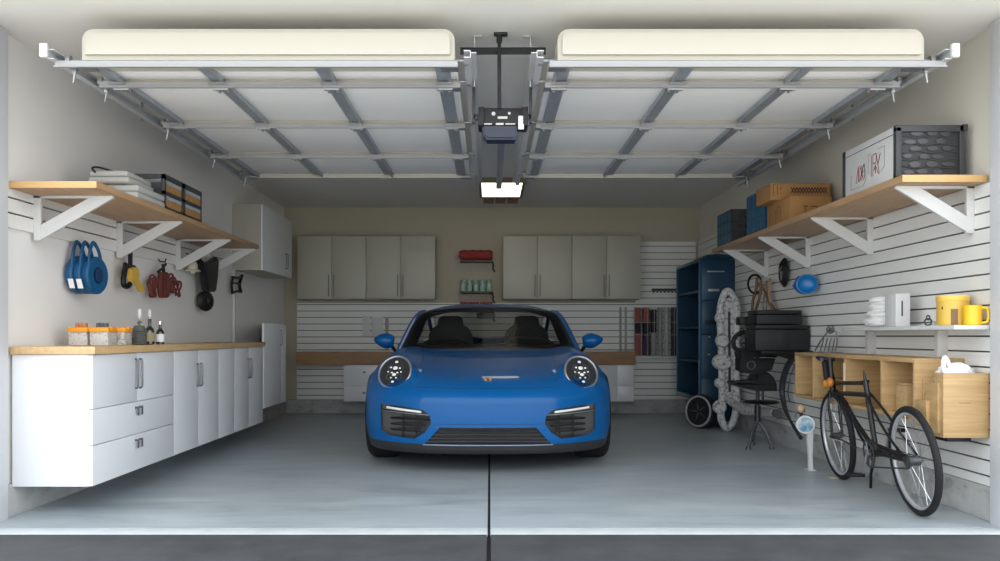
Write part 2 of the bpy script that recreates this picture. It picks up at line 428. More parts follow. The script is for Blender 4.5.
mb = MB(); mb.box(.040, .090, 4.446, 4.452, 2.066, 2.078); mb.box(-.03, .01, 4.446, 4.452, 2.036, 2.042); mb.box(.03, .07, 4.446, 4.452, 2.034, 2.044); mb.box(.08, .13, 4.446, 4.452, 2.036, 2.042)
mb.build('printed_marks', mat('pale_print', (.5,.5,.48), .5), t)
MB().cyl((.018, 4.452, 2.092), (.018, 4.444, 2.092), .010, n=12).build('button', MATS['pale_print'], t)
MB().cyl((.10, 4.452, 2.094), (.10, 4.444, 2.094), .007, n=12).build('button', MATS['pale_print'], t)
mb = MB(); mb.box(.045, .085, 4.60, 6.30, 2.02, 2.045, .003); mb.box(.05, .08, 4.60, 6.30, 2.045, 2.06); mb.build('rail', M_steel, t)
for a, b, c_ in ((-.088, -.05, -.086), (.185, .218, .214)):
    mb = MB(); mb.box(a, b, 4.50, 4.53, 2.075, 2.105, .003); mb.box(c_-.008, c_+.008, 4.5, 4.53, 2.06, 2.245); mb.build('side_arm', M_bmetal, t)

# ------------------------------------------------------------------ shelves with brackets
def shelf(name, label, side, xo, xw, y0, y1, z0, z1, bys):
    t = thing(name, label, 'shelf', ((xo+xw)/2, (y0+y1)/2, z0))
    box('board', M_shelf, .002, t, d=(min(xo, xw), max(xo, xw), y0, y1, z0, z1))
    box('front_edge', mat('shelf_edge', (.60,.37,.15), .45, stretch=(2,1,14)), .001, t, d=(min(xo, xw), max(xo, xw), y0-.002, y0, z0+.001, z1-.001))
    for y in bys:
        mb = MB(); s = side; h = z0-.235; w = .012
        wx = xw; tip = xo+s*.02
        mb.box(*sorted((wx, wx-s*.040)), y-w, y+w, h-.01, z0, .002)
        mb.box(*sorted((tip, wx)), y-w, y+w, z0-.014, z0-.0005, .002)
        a = [(tip, y-w*.8, z0-.012), (tip+s*.13, y-w*.8, z0-.012), (wx-s*.03, y-w*.8, h+.07), (wx-s*.03, y-w*.8, h-.01)]
        mb.prism(a, (0, w*1.6, 0))
        mb.build('bracket', M_white, t)
    return t
shelf('wall_shelf', 'long wooden wall shelf on white brackets above the left worktop', -1, -2.036, LW, 4.44, 7.56, 1.706, 1.742, [4.69, 5.73, 6.80, 7.52])
shelf('wall_shelf', 'long wooden wall shelf on white brackets high on the right slatted wall', 1, 2.10, RW, 4.37, 8.12, 1.724, 1.762, [4.49, 5.67, 6.78, 7.80])

# ------------------------------------------------------------------ left base cabinets
XF = -2.07
def handle_v(mb, x, y, z0, z1, s=1):
    mb.tube([(x, y, z0), (x+s*.014, y, z0+.003), (x+s*.018, y, z0+.012), (x+s*.018, y, z1-.012), (x+s*.014, y, z1-.003), (x, y, z1)], .0055, 8)
def cabinet(label, y0, y1, z0, z1, seams, handles, drawers=None, xw=LW, xf=XF, grp='white base cabinets along the left wall', name='base_cabinet', m=M_cab):
    t = thing(name, label, 'cabinet', ((xw+xf)/2, (y0+y1)/2, z0), grp)
    box('body', m, .002, t, d=(xw, xf-.02, y0, y1, z0, z1))
    ed = [y0]+seams+[y1]; zt = drawers[0] if drawers else z0
    for i in range(len(ed)-1):
        d = box('door', m, .002, t, d=(xf-.019, xf, ed[i]+.0015, ed[i+1]-.0015, zt+.002, z1-.002))
        for (hy, ha, hb) in handles:
            if ed[i] < hy < ed[i+1]:
                mb = MB(); handle_v(mb, xf, hy, ha, hb); mb.build('handle', M_chrome, d)
    if drawers:
        zz = drawers+[z0]
        for k in range(len(zz)-1):
            d = box('drawer', m, .002, t, d=(xf-.019, xf, y0+.0015, y1-.0015, zz[k+1]+.002, zz[k]-.002))
            for q in (-.022, .022):
                yc = 5.035+q*1.3; zc = zz[k]-.035
                mb = MB(); mb.cyl((xf, yc, zc), (xf+.02, yc, zc), .006, n=10); mb.box(xf+.014, xf+.022, yc-.007, yc+.007, zc-.045, zc+.008, .003); mb.build('knob', M_chrome, d)
    return t
cabinet('nearest white base cabinet with two wide drawers under its doors', 4.47, 5.62, .155, .843, [5.035], [(5.005, .635, .805), (5.065, .635, .805)], [.557, .367])
cabinet('white two-door base cabinet right behind the drawer cabinet, with paired long handles', 5.622, 6.55, .155, .843, [6.09], [(6.055, .585, .745), (6.125, .585, .745)])
cabinet('narrow white base cabinet without handle, third along left wall', 6.552, 6.955, .155, .843, [], [])
cabinet('farthest white two-door base cabinet at the end of the left worktop', 6.957, 7.82, .155, .843, [7.37], [(7.335, .58, .745), (7.405, .58, .745)])
wt = box('worktop', M_maple, .003, d=(LW, -2.05, 4.45, 7.84, .8445, .885))
tag(wt, 'long butcher block worktop over the white cabinets on the left', 'worktop')
# lower and upper cabinets further back
t = thing('storage_cabinet', 'tall-standing white cabinet at floor level beyond the left worktop', 'cabinet', (-2.28, 8.3, .27))
MB().prism([(x, y, .274) for x, y in ((-2.092, 7.87), (-2.09, 8.72), (-2.30, 9.6), (LW, 9.6), (LW, 9.36))], (0, 0, .784)).build('body', M_cab, t)
d = box('door', M_cab, .003, t, d=(-2.089, -2.07, 7.862, 8.50, .276, 1.056))
mb = MB(); handle_v(mb, -2.07, 8.47, .85, 1.0); mb.build('handle', M_chrome, d)
box('side_panel', M_cab, .003, t, d=(-2.089, -2.072, 8.505, 8.718, .276, 1.045))
t = thing('wall_cabinet', 'white wall cabinet high in the back left corner, past the shelf', 'cabinet', (-2.35, 8.97, 1.582))
box('body', M_cabw, .003, t, d=(LW-.02, -2.232, 8.35, 9.59, 1.582, 2.224))
d = box('door', M_cab, .003, t, d=(-2.231, -2.213, 8.352, 9.588, 1.584, 2.222))
mb = MB(); handle_v(mb, -2.213, 9.33, 1.67, 1.83); handle_v(mb, -2.213, 9.26, 1.67, 1.83); mb.build('handle', M_chrome, d)

# ------------------------------------------------------------------ back wall cabinets
def upper(x0, x1, label):
    y = 10.16; z0, z1 = 1.378, 2.124
    t = thing('wall_cabinet', label, 'cabinet', ((x0+x1)/2, 10.3, z0), 'wall cabinets on the back wall')
    box('body', M_cabw, .002, t, d=(x0+.001, x1-.001, y+.02, BW+.018, z0, z1))
    xm = (x0+x1)/2
    for a, b, hx in ((x0, xm, xm-.03), (xm, x1, xm+.03)):
        d = box('door', M_cabw, .002, t, d=(a+.0035, b-.0035, y, y+.019, z0+.006, z1-.002))
        mb = MB(); mb.box(hx-.006, hx+.006, y-.03, y-.022, z0+.03, z0+.285, .002)
        for z in (z0+.045, z0+.27): mb.box(hx-.004, hx+.004, y-.024, y, z-.005, z+.005)
        mb.build('handle', mat('steel_bar_handle', (.16,.155,.14), .35, .3), d)
xa, xb = -2.285, -.651
upper(xa, (xa+xb)/2, 'two-door wall cabinet at far left of the back wall')
upper((xa+xb)/2, xb, 'two-door wall cabinet on back wall, just left of the red roll')
xa, xb = .154, 1.788
upper(xa, (xa+xb)/2, 'two-door wall cabinet on back wall, just right of the red roll')
upper((xa+xb)/2, xb, 'two-door wall cabinet on back wall, nearest the blue locker')
bt = box('workbench_top', M_bench, .004, d=(-2.29, 1.72, 10.12, BW-.021, .598, .751))
tag(bt, 'long brown wooden bench top on the back wall behind the car', 'workbench')
def hung(x0, x1, xs, label, knobs):
    t = thing('drawer_cabinet', label, 'cabinet', ((x0+x1)/2, 10.2, .175), 'white cabinets hung under the back bench')
    box('body', M_cab, .002, t, d=(x0, x1, 10.155, BW-.021, .165, .597))
    for a, b in zip([x0]+xs, xs+[x1]):
        for za, zb in ((.167, .350), (.354, .593)):
            d = box('drawer', M_cab, .002, t, d=(a+.002, b-.002, 10.135, 10.154, za, zb))
            if knobs:
                c = (a+b)/2; mb = MB(); mb.box(c-.018, c+.018, 10.115, 10.135, zb-.09, zb-.07, .003); mb.build('knob', M_chrome, d)
hung(-1.73, -.75, [-1.24], 'white drawer cabinet hung under the back bench, left of the car', True)
hung(.80, 1.70, [1.50], 'white cabinet hung under the back bench, right of the car', False)

# wall plates behind the car
t = thing('wall_socket_panel', 'white ribbed socket plate and cover on the back slatted wall', 'socket panel', (-1.45, BW, .93))
box('vent_plate', M_white, .003, t, d=(-1.55, -1.46, BW-.022, BW, .94, 1.19))
box('cover_plate', M_white, .003, t, d=(-1.44, -1.30, BW-.018, BW, .94, 1.17))
box('conduit', mat('grey_conduit', (.35,.35,.34), .5), .003, t, d=(-1.275, -1.235, BW-.02, BW, .76, 1.17))
# three little shelves with red and green goods
yy = 10.28
for i, (z, lab) in enumerate(((1.83, 'small dark wall shelf holding a red roll, topmost of three'), (1.455, 'small dark wall shelf under the pale green jars, middle of three'), (1.235, 'small dark wall shelf just above the car roof, lowest of three'))):
    t = thing('small_shelf', lab, 'shelf', (-.16, yy, z), 'small shelves between the wall cabinets')
    box('board', mat('dark_shelf', (.05,.045,.04), .5), .003, t, d=(-.36, .03, yy, BW+.02, z, z+.02))
    mb = MB(); mb.tube(spline([(.025, yy+.02, z+.01), (.04, yy+.01, z-.04), (.035, yy+.02, z-.08), (.06, yy+.02, z-.12)]), .010, 8); mb.build('hook', mat('dark_hook', (.03,.03,.03), .5), t)
mb = MB(); mb.tube([(-.37+.4*i/12, yy+.09, 1.915) for i in range(13)], .06, 14, rr=[.045]+[.062+.004*math.sin(i*2.1) for i in range(11)]+[.045])
o = mb.build('cloth_roll', M_redc); tag(o, 'red rolled cloth on the topmost little shelf', 'cloth roll')
jar = MB(); jar.lathe([(.030, 0), (.034, .01), (.034, .085), (.022, .10), (.024, .125), (.030, .14), (.026, .142)], (0,0,0), n=16)
j0 = None
for k in range(5):
    loc = (-.325+k*.078, yy+.09, 1.475)
    if j0 is None: j0 = jar.build('glass_jar', M_green); j0.location = loc; tag(j0, 'pale green glass jar on the middle little shelf', 'jar', 'green jars on the middle shelf'); J = j0
    else: q = j0.copy(); C.objects.link(q); q.location = loc
mb = MB(); mb.lathe([(.034, 0), (.037, .01), (.037, .085), (.034, .095)], (0,0,0), n=16)
r0 = mb.build('red_tin', mat('red_tin_paint', (.33,.04,.05), .5)); r0.location = (-.325, yy+.09, 1.255); tag(r0, 'small red tin on the lowest little shelf', 'tin', 'red tins on the lowest shelf')
for k in range(1, 5): q = r0.copy(); C.objects.link(q); q.location = (-.325+k*.08, yy+.09, 1.255)

# long tools rack on the back wall, right
t = thing('tool_rack', 'slim wire tool rack on back wall beside the blue locker', 'tool rack', (2.1, BW-.1, .69))
mb = MB(); yr = BW-.14
for z in (.70, .95, 1.10, 1.28): mb.box(1.735, 2.38, yr-.004, yr, z, z+.007)
for k in range(9): x = 1.738+k*.080; mb.box(x-.003, x+.003, yr-.004, yr, .70, 1.285)
mb.build('wire_front', M_strut, t)
box('bottom_ledge', M_white, .003, t, d=(1.735, 2.38, yr, BW-.02, .67, .695))
box('side_post', mat('grey_conduit', (.35,.35,.34), .5), .002, t, d=(1.575, 1.60, BW-.03, BW, .755, 1.29))
box('side_post', mat('grey_conduit', (.35,.35,.34), .5), .002, t, d=(1.64, 1.665, BW-.03, BW, .755, 1.29))
def longroll(x, w, cols, label, name='rolled_mat'):
    tt = thing(name, label, 'rolled mat' if name == 'rolled_mat' else 'pole', (x, BW-.07, .695), None)
    n = len(cols)
    for k, (za, zb, mm) in enumerate(cols):
        q = MB(); q.lathe([(w*.8, za), (w, za+.01), (w, zb-.01), (w*.8, zb)], (x, BW-.07, 0), n=14); q.build('sleeve' if n > 1 else 'shaft', mm, tt)
mr = mat('faded_red_canvas', (.30,.09,.075), .8, stretch=(30,30,1)); mk = mat('black_strap', (.015,.015,.018), .7); mp_ = mat('plum_canvas', (.07,.045,.075), .8)
mg = mat('grey_tube', (.30,.30,.28), .5); mw = mat('pale_tube', (.48,.48,.46), .5); md = mat('dark_brown_tube', (.05,.038,.032), .6)
longroll(1.79, .045, [(.695,.98,mr),(.98,1.10,mk),(1.10,1.28,mr)], 'leftmost faded red rolled mat with black strap in tool rack')
longroll(1.89, .045, [(.695,.98,mp_),(.98,1.10,mk),(1.10,1.28,mr)], 'rolled mat with red top, black strap and plum lower half')
longroll(1.98, .036, [(.695,.98,mg),(.98,1.26,mk)], 'roll with black upper half and grey lower half in tool rack')
longroll(2.06, .028, [(.695,1.29,mg)], 'grey pole standing in the back tool rack', 'storage_pole')
longroll(2.14, .030, [(.695,1.29,mw)], 'pale pole standing in the back tool rack', 'storage_pole')
longroll(2.235, .045, [(.695,1.29,md)], 'thick dark brown pole in the tool rack', 'storage_pole')
longroll(2.32, .022, [(.695,1.27,mg)], 'thin grey pole in the rack nearest the blue locker', 'storage_pole')
t = thing('tool_strip', 'dark magnetic strip with small tools above the tool rack', 'tool strip', (2.1, BW, 1.47))
box('bar', M_black, .002, t, d=(1.97, 2.28, BW-.02, BW, 1.49, 1.515))
mb = MB()
for k in range(7): mb.cyl((1.99+k*.045, BW-.025, 1.465), (1.99+k*.045, BW-.025, 1.52), .010, n=8)
mb.build('tool_handle', M_dksteel, t)

# ------------------------------------------------------------------ blue locker
XL, YN, YF = 2.17, 8.86, 9.95
t = thing('tool_locker', 'tall dark blue steel locker with open side shelves in the back corner', 'locker', (2.34, 9.4, 0))
mb = MB(); z0, z1 = .265, 1.735
mb.box(RW-.02, RW-.001, YN+.02, YF, z0, z1); mb.box(XL, RW-.02, YF-.02, YF, z0, z1); mb.box(XL, RW-.001, YN+.02, YF, z1-.02, z1)
mb.box(XL, RW-.02, YN+.02, YF-.02, z0, z0+.025)
mb.box(XL, RW-.02, YN+.02, YN+.05, z0, z1-.02)
mb.box(XL+.02, RW-.02, YN+.02, YN+.2, .06, z0)
mb.build('case', M_locker, t)
MB().prism([(XL, YN-.004, 1.7365), (XL+.06, YN-.004, 1.775), (XL+.17, YN-.004, 1.79), (RW-.04, YN-.004, 1.775), (RW-.002, YN-.004, 1.7365)], (0, .4, 0), .004).build('top_cap', M_locker, t)
for z in (.66, 1.02, 1.40): box('shelf', M_locker, .002, t, d=(XL+.01, RW-.02, YN+.05, YF-.02, z, z+.02))
mb = MB(); mb.box(XL-.012, XL+.012, YN-.008, YN+.03, z0, z1+.005, .003); mb.box(XL-.010, XL+.01, YF-.03, YF, z0, z1, .003); mb.box(XL-.01, XL+.01, YN+.03, YF-.03, z1-.03, z1+.004, .003); mb.box(XL-.01, XL+.01, YN+.03, YF-.03, z0-.002, z0+.04, .003)
mb.build('edge_trim', M_lockere, t)
f = MB()
for za, zb in ((.07, .50), (.51, .95), (.96, 1.30), (1.31, 1.73)): f.box(XL+.014, RW-.002, YN-.006, YN+.019, za, zb, .004)
ff = f.build('front_panel', M_locker, t)
MB().box(2.24, 2.42, YN-.012, YN-.005, 1.60, 1.612, .002).build('vent_slot', mat('pale_steel', (.42,.44,.45), .35, .5), ff)
mb = MB(); mb.box(2.25, 2.36, YN-.03, YN-.005, 1.40, 1.425, .004); mb.build('slot_handle', mat('pale_steel', (.42,.44,.45), .35, .5), ff)
mb = MB(); mb.box(2.22, 2.42, YN-.025, YN-.005, 1.06, 1.10, .004); mb.build('latch', M_black, ff)
for z in (.96, .78): MB().cyl((2.26, YN-.006, z-.03), (2.26, YN-.02, z-.03), .010, n=10).build('lock', mat('brass_lock', (.65,.60,.35), .3, .8), ff)
# spare wheel on floor in front
t = thing('spare_wheel', 'small black wheel with silver rim standing against the blue locker', 'wheel', (2.14, 8.70, 0))
ax = Vector((-.78, -.62, .08)).normalized(); c = Vector((2.14, 8.70, .176))
MB().lathe([(.115,-.04),(.15,-.045),(.172,-.03),(.175,0),(.172,.03),(.15,.045),(.115,.04)], c, ax, 36).build('tyre', M_blackr, t)
MB().ring(c+ax*.048, ax, .150, .010, 40).build('rim', mat('bright_rim', (.50,.51,.53), .3, .4), t)
mb = MB(); mb.lathe([(.02,.02),(.11,.0),(.118,.03),(.11,.035),(.03,.02)], c, ax, 28)
d_, u_, w_ = mb.frame(ax)
for k in range(5):
    a = k*2*PI/5; v = u_*math.cos(a)+w_*math.sin(a); mb.tube([c+ax*.035+v*.02, c+ax*.03+v*.11], .010, 6)
mb.build('hub', M_dksteel, t)

# ------------------------------------------------------------------ the car (implicit body, meshed with surface nets)
CX, CY = -.014, 5.77
def sm_table(xs, ys_, w=.10):
    g = np.linspace(-1.0, 5.6, 1651); y = np.interp(g, xs, ys_)
    k = np.exp(-.5*((np.arange(-120, 121)*.004)/w)**2); k /= k.sum()
    yp = np.concatenate([np.full(120, y[0]), y, np.full(120, y[-1])])
    return g, np.convolve(yp, k, 'valid')
T_hood = sm_table([-1,-.3,0,.2,.45,.9,1.4,1.7,2.5,3.4,3.9,4.3,4.8], [.45,.53,.60,.645,.70,.77,.835,.845,.85,.87,.84,.74,.55])
T_crest = sm_table([-1,-.3,0,.22,.45,.7,.93,1.3,1.7,2.6,3.3,3.8,4.3,4.8], [.3,.42,.54,.66,.785,.83,.845,.86,.87,.87,.91,.88,.74,.5], .07)
T_w = sm_table([-1,0,.5,.93,1.4,2.3,3.0,3.4,4.0,4.5], [.88,.89,.90,.912,.89,.885,.92,.945,.91,.84])
ip = lambda T, v: np.interp(v, T[0], T[1])
def smax(a, b, k):
    h = np.clip(.5+.5*(a-b)/k, 0, 1); return b*(1-h)+a*h+k*h*(1-h)
def smin(a, b, k): return -smax(-a, -b, k)
HL = []
for s in (-1, 1):
    n = np.array([s*.30, -.84, .45]); HL.append((np.array([s*.660, .315, .682]), n/np.linalg.norm(n)))
def body_f(x, v, z):
    ax = np.abs(x); h = ip(T_hood, v); c = ip(T_crest, v); pos = np.where(v > 2.4, .76, .685)
    rd = np.exp(-((ax-pos)/.155)**2)
    top = h+np.maximum(c-h, -.03)*rd-.04*np.clip(ax-.2, 0, 1)**2
    f1 = z-top
    Wd = ip(T_w, v)-.55*np.clip(z-.52, 0, 1)**2-.25*np.clip(.30-z, 0, 1)
    f2 = ax-Wd
    a = .40*(ax/.86)**3+4.2*np.clip(z-.49, 0, 1)**2+.25*np.clip(.24-z, 0, 1)
    f3 = (a-v)*.8
    f4 = v-(4.30-.25*(ax/.9)**2.5-.9*np.clip(z-.62, 0, 1))
    f = smax(smax(f1, f2, .20), smax(f3, f4, .01), .11)
    for c_, n_ in HL:
        dx, dv, dz = x-c_[0], v-c_[1], z-c_[2]
        a_ = dx*n_[0]+dv*n_[1]+dz*n_[2]; r = np.sqrt(np.maximum(dx*dx+dv*dv+dz*dz-a_*a_, 0))
        f = smin(f, np.maximum(r-.132, np.maximum(a_, -.34-a_)), .05)
        f = smax(f, -np.maximum(r-.126, -a_), .012)
    return smax(f, .135-z, .04)
def surface_nets(fn, lo, hi, st):
    ax = [np.arange(lo[i], hi[i]+st, st) for i in range(3)]
    X, V, Z = np.meshgrid(*ax, indexing='ij'); G = fn(X, V, Z); n = G.shape
    ins = G < 0; cnt = np.zeros([k-1 for k in n], int); acc = np.zeros(cnt.shape+(3,)); num = np.zeros(cnt.shape)
    sl = lambda d, k: slice(d, d+k-1)
    cor = [(i, j, k) for i in (0, 1) for j in (0, 1) for k in (0, 1)]
    for d in cor: cnt += ins[sl(d[0], n[0]), sl(d[1], n[1]), sl(d[2], n[2])]
    act = (cnt > 0) & (cnt < 8)
    for a in range(3):
        for d in cor:
            if d[a]: continue
            e = list(d); e[a] = 1
            g0 = G[sl(d[0], n[0]), sl(d[1], n[1]), sl(d[2], n[2])]; g1 = G[sl(e[0], n[0]), sl(e[1], n[1]), sl(e[2], n[2])]
            cr = (g0 < 0) != (g1 < 0); t = np.where(cr, g0/np.where(g0-g1 == 0, 1, g0-g1), 0)
            for q in range(3): acc[..., q] += cr*(d[q]+(t if q == a else 0))
            num += cr
    idx = -np.ones(cnt.shape, int); idx[act] = np.arange(act.sum())
    I = np.argwhere(act); P_ = (I+acc[act]/num[act][:, None])*st+np.array(lo)
    for it in range(3):
        e = 1e-3; x, y, z = P_.T; f0 = fn(x, y, z)
        g = np.stack([fn(x+e, y, z)-fn(x-e, y, z), fn(x, y+e, z)-fn(x, y-e, z), fn(x, y, z+e)-fn(x, y, z-e)], 1)/(2*e)
        P_ -= np.clip((f0/np.maximum((g**2).sum(1), .2))[:, None]*g, -st, st)
    faces = []
    for a in range(3):
        b, c = (a+1) % 3, (a+2) % 3
        s0 = [slice(None)]*3; s1 = [slice(None)]*3; s0[a] = slice(0, n[a]-1); s1[a] = slice(1, n[a])
        cr = ins[tuple(s0)] != ins[tuple(s1)]
        for p in np.argwhere(cr):
            if p[b] == 0 or p[c] == 0 or p[b] >= n[b]-1 or p[c] >= n[c]-1: continue
            q = []
            for db, dc in ((-1, -1), (0, -1), (0, 0), (-1, 0)):
                r = p.copy(); r[b] += db; r[c] += dc; q.append(idx[tuple(r)])
            if min(q) < 0: continue
            faces.append(q if ins[tuple(p)] else q[::-1])
    return P_, faces
V_, F_ = surface_nets(body_f, (-1.01, -.06, .09), (1.01, 4.62, 1.0), .02)
car = thing('sports_car', 'bright blue two-door sports car parked nose-out in the middle of garage', 'car', (CX, CY+2.2, 0))
me = bpy.data.meshes.new('body'); me.from_pydata([(p[0]+CX, p[1]+CY, p[2]) for p in V_], [], F_)
bm = bmesh.new(); bm.from_mesh(me); bmesh.ops.recalc_face_normals(bm, faces=bm.faces)
tree = BVHTree.FromBMesh(bm); bm.to_mesh(me); bm.free()
tmp = bpy.data.objects.new('body', me); C.objects.link(tmp)
def cut_poly(pts): return [((px-488)/144, .94-(py-336)/144) for px, py in pts]
POLY_IN = [(-.755,.467),(-.60,.458),(-.445,.438),(-.395,.405),(-.385,.345),(-.43,.285),(-.50,.238),(-.70,.252),(-.752,.285)]
POLY_GR = [(-.325,.322),(.325,.322),(.43,.208),(-.43,.208)]
cut = MB()
for s in (-1, 1): cut.prism([(CX+s*a, CY-.3, b) for a, b in (POLY_IN if s > 0 else POLY_IN)], (0, .62, 0))
cut.prism([(CX+a, CY-.3, b) for a, b in POLY_GR], (0, .42, 0))
for s in (-1, 1):
    for v, r in ((.93, .365), (3.38, .375)): cut.cyl((CX+s*.62, CY+v, .33), (CX+s*1.2, CY+v, .33), r, n=48)
cutter = cut.build('cutter', M_black, None, smooth=False)
md_ = tmp.modifiers.new('b', 'BOOLEAN'); md_.operation = 'DIFFERENCE'; md_.object = cutter; md_.solver = 'EXACT'
dg = bpy.context.evaluated_depsgraph_get(); me2 = bpy.data.meshes.new_from_object(tmp.evaluated_get(dg))
bpy.data.objects.remove(tmp); bpy.data.objects.remove(cutter)
M_paint = bpy.data.materials.new('blue_car_paint'); M_paint.use_nodes = True; b_ = M_paint.node_tree.nodes['Principled BSDF']
b_.inputs['Base Color'].default_value = (.0, .088, .285, 1); b_.inputs['Roughness'].default_value = .45; b_.inputs['Metallic'].default_value = 0.0
b_.inputs['Coat Weight'].default_value = .55; b_.inputs['Coat Roughness'].default_value = .03; b_.inputs['Specular IOR Level'].default_value = .12; b_.inputs['Coat IOR'].default_value = 1.4
M_trim = mat('dark_bumper_plastic', (.022,.022,.023), .5); M_pblk = mat('gloss_black_intake', (.012,.012,.014), .25)
M_int = mat('black_interior', (.022,.021,.021), .6)
def split_body(me, name, zlo, zhi, mats, parent, paint):
    bm = bmesh.new(); bm.from_mesh(me)
    for z, nn in ((zlo, -1), (zhi, 1)):
        bmesh.ops.bisect_plane(bm, geom=bm.verts[:]+bm.edges[:]+bm.faces[:], plane_co=(0,0,z), plane_no=(0,0,nn), clear_outer=True)
    for f in bm.faces:
        c = f.calc_center_median(); x, v = c.x-CX, c.y-CY
        f.material_index = 0
        if body_f(np.array(x), np.array(v), np.array(c.z)) < -.006 or (f.normal.length and abs(x) < .9 and min(np.hypot(v-.93, c.z-.33), np.hypot(v-3.38, c.z-.33)) < .360): f.material_index = 1
        elif f.normal.z > .5 and abs(x) < .70 and 1.46 < v < 3.75: f.material_index = 1
    bmesh.ops.translate(bm, verts=bm.verts, vec=-wloc(parent))
    m = bpy.data.meshes.new(name)
    for q in mats: m.materials.append(q)
    bm.to_mesh(m); bm.free(); 
    m.polygons.foreach_set('use_smooth', [True]*len(m.polygons)); m.set_sharp_from_angle(angle=math.radians(38))
    o = bpy.data.objects.new(name, m); C.objects.link(o); o.parent = parent; return o
body = split_body(me2, 'body', .205, 2, [M_paint, M_pblk], car, True)
split_body(me2, 'lower_skirt', 0, .2045, [M_trim, M_pblk], car, False)
def hit(x, z, off=0.0):                               # point on the front skin
    r = tree.ray_cast(Vector((CX+x, CY-1, z)), Vector((0, 1, 0)))
    if r[0] is None: return Vector((CX+x, CY+.4, z))
    return r[0]+r[1]*off if r[1].y < 0 else r[0]-r[1]*off
def hit_top(x, v, off=0.0):
    r = tree.ray_cast(Vector((CX+x, CY+v, 2)), Vector((0, 0, -1)))
    return r[0]+Vector((0, 0, off)) if r[0] is not None else Vector((CX+x, CY+v, .8))
def Fv(x, z): return .40*(abs(x)/.86)**3+4.2*max(0, z-.49)**2+.25*max(0, .24-z)
M_drl = mat('white_light_strip', (.85,.85,.82), .25)
for s in (-1, 1):
    it = MB()
    def q(x, z, d): return Vector((CX+s*x, CY+Fv(x, z)+d, z))
    it.tube([q(.40+.34*i/12, .400+.012*i/12, .03) for i in range(13)], .006, 6)
    for zz, a, b in ((.36,.40,.74),(.32,.43,.74),(.28,.47,.73)): it.tube([q(a+(b-a)*i/8, zz, .12) for i in range(9)], .008, 6)
    for xx in (.50, .60, .69): it.tube([q(xx, z_, .13) for z_ in (.25, .34, .42)], .005, 6)
    inn = it.build('intake_grille', mat('intake_grey', (.028,.028,.028), .35), car)
    MB().tube([q(.455+.25*i/12, .422+.020*i/12, .015) for i in range(13)], .0085, 6).build('light_strip', M_drl, inn)
    MB().tube([q(.40+.35*i/12, .402+.014*i/12, .018) for i in range(13)], .004, 6).build('chrome_strip', M_steel, inn)
gr = MB()
for z_ in (.295, .27, .245, .222): 
    w_ = .33+(.322-z_)*.85; gr.tube([(CX-w_+2*w_*i/10, CY+.045, z_) for i in range(11)], .005, 6)
gr.build('lower_grille', mat('intake_grey', (.028,.028,.028), .35), car)
MB().tube([hit(-.44+.88*i/20, .203, .004) for i in range(21)], .004, 6).build('lip_strip', M_steel, car)
# shut lines laid in the skin
def seam(pts, nm='shut_line', r=.0022):
    MB().tube(pts, r, 5).build(nm, M_blackr, car)
seam([hit(-.50+1.0*i/30, .583+.02*abs(-.5+i/30)**2, -.0005) for i in range(31)])
for s in (-1, 1):
    seam([hit_top(s*(.50-.03*math.sin(PI*i/24)+.06*i/24), .25+1.15*i/24, -.0005) for i in range(25)])
seam([hit(-.37+.74*i/20, .345, -.0005) for i in range(21)], r=.0015)
# headlights
for s, (c_, n_) in zip((-1, 1), HL):
    n = Vector(n_); c = Vector(c_)+Vector((CX, CY, 0))
    h = MB().lathe([(.09,-.03),(.112,-.004),(.112,.0)], c, n, 40).build('headlight', mat('headlight_bowl', (.035,.035,.037), .3, .4), car)
    MB().ring(c+n*.003, n, .123, .0075, 48).build('bezel', mat('champagne_bezel', (.42,.36,.28), .3, .8), h)
    d_, u_, w_ = MB().frame(n); up = Vector((0,0,1)); up = (up-n*up.dot(n)).normalized(); rt = up.cross(n)
    led = MB()
    for a, b_2, r in ((0,.078,.010),(-.035,.035,.007),(0,.03,.014),(.035,.03,.007),(-.05,.0,.006),(.05,.0,.006),(0,-.02,.012),(-.02,-.005,.007),(.022,-.005,.007),(0,-.075,.009),(-.02,-.045,.006),(.02,-.045,.006)):
        led.lathe([(r*.5,0),(r,.004),(r*.6,.008)], c+rt*a+up*b_2+n*.004, n, 12, 1.3)
    led.build('led_element', M_drl, h)
    led = MB(); 
    for a in (45, 135, 225, 315): 
        v_ = rt*math.cos(math.radians(a))+up*math.sin(math.radians(a)); led.ring(c+v_*.052+n*.002, n, .022, .003, 16, 6)
    led.build('lamp_ring', M_dksteel, h)
# crest badge
bc = hit(0, .632, .0); bn = Vector((0, -.8, .6)).normalized(); bu = Vector((0, .6, .8)).normalized()
def shield(sc): return [bc+Vector((x*sc, 0, 0))+bu*(y*sc) for x, y in ((-.024,.03),(0,.034),(.024,.03),(.025,.0),(.016,-.022),(0,-.034),(-.016,-.022),(-.025,0))]
bd = MB().prism([p+bn*.001 for p in shield(1)], bn*.005).build('crest_badge', mat('pale_gold_badge', (.55,.50,.38), .3, .7), car)
mb = MB()
for dx, dy in ((-.012,.014),(.012,-.010)):
    for k in range(3): mb.prism([bc+bn*.0065+Vector((dx-.008+k*.0065+e, 0, 0))+bu*(dy+f) for e, f in ((0,-.008),(.003,-.008),(.003,.008),(0,.008))], bn*.001)
mb.build('stripe', mat('badge_red', (.35,.03,.03), .4), bd)
mb = MB()
for dx, dy in ((0,.002),): mb.prism([bc+bn*.0065+Vector((dx+a, 0, 0))+bu*(dy+b) for a, b in ((-.007,.008),(.007,.008),(.006,-.006),(0,-.011),(-.006,-.006))], bn*.0015)
mb.build('centre_shield', M_bmetal, bd)
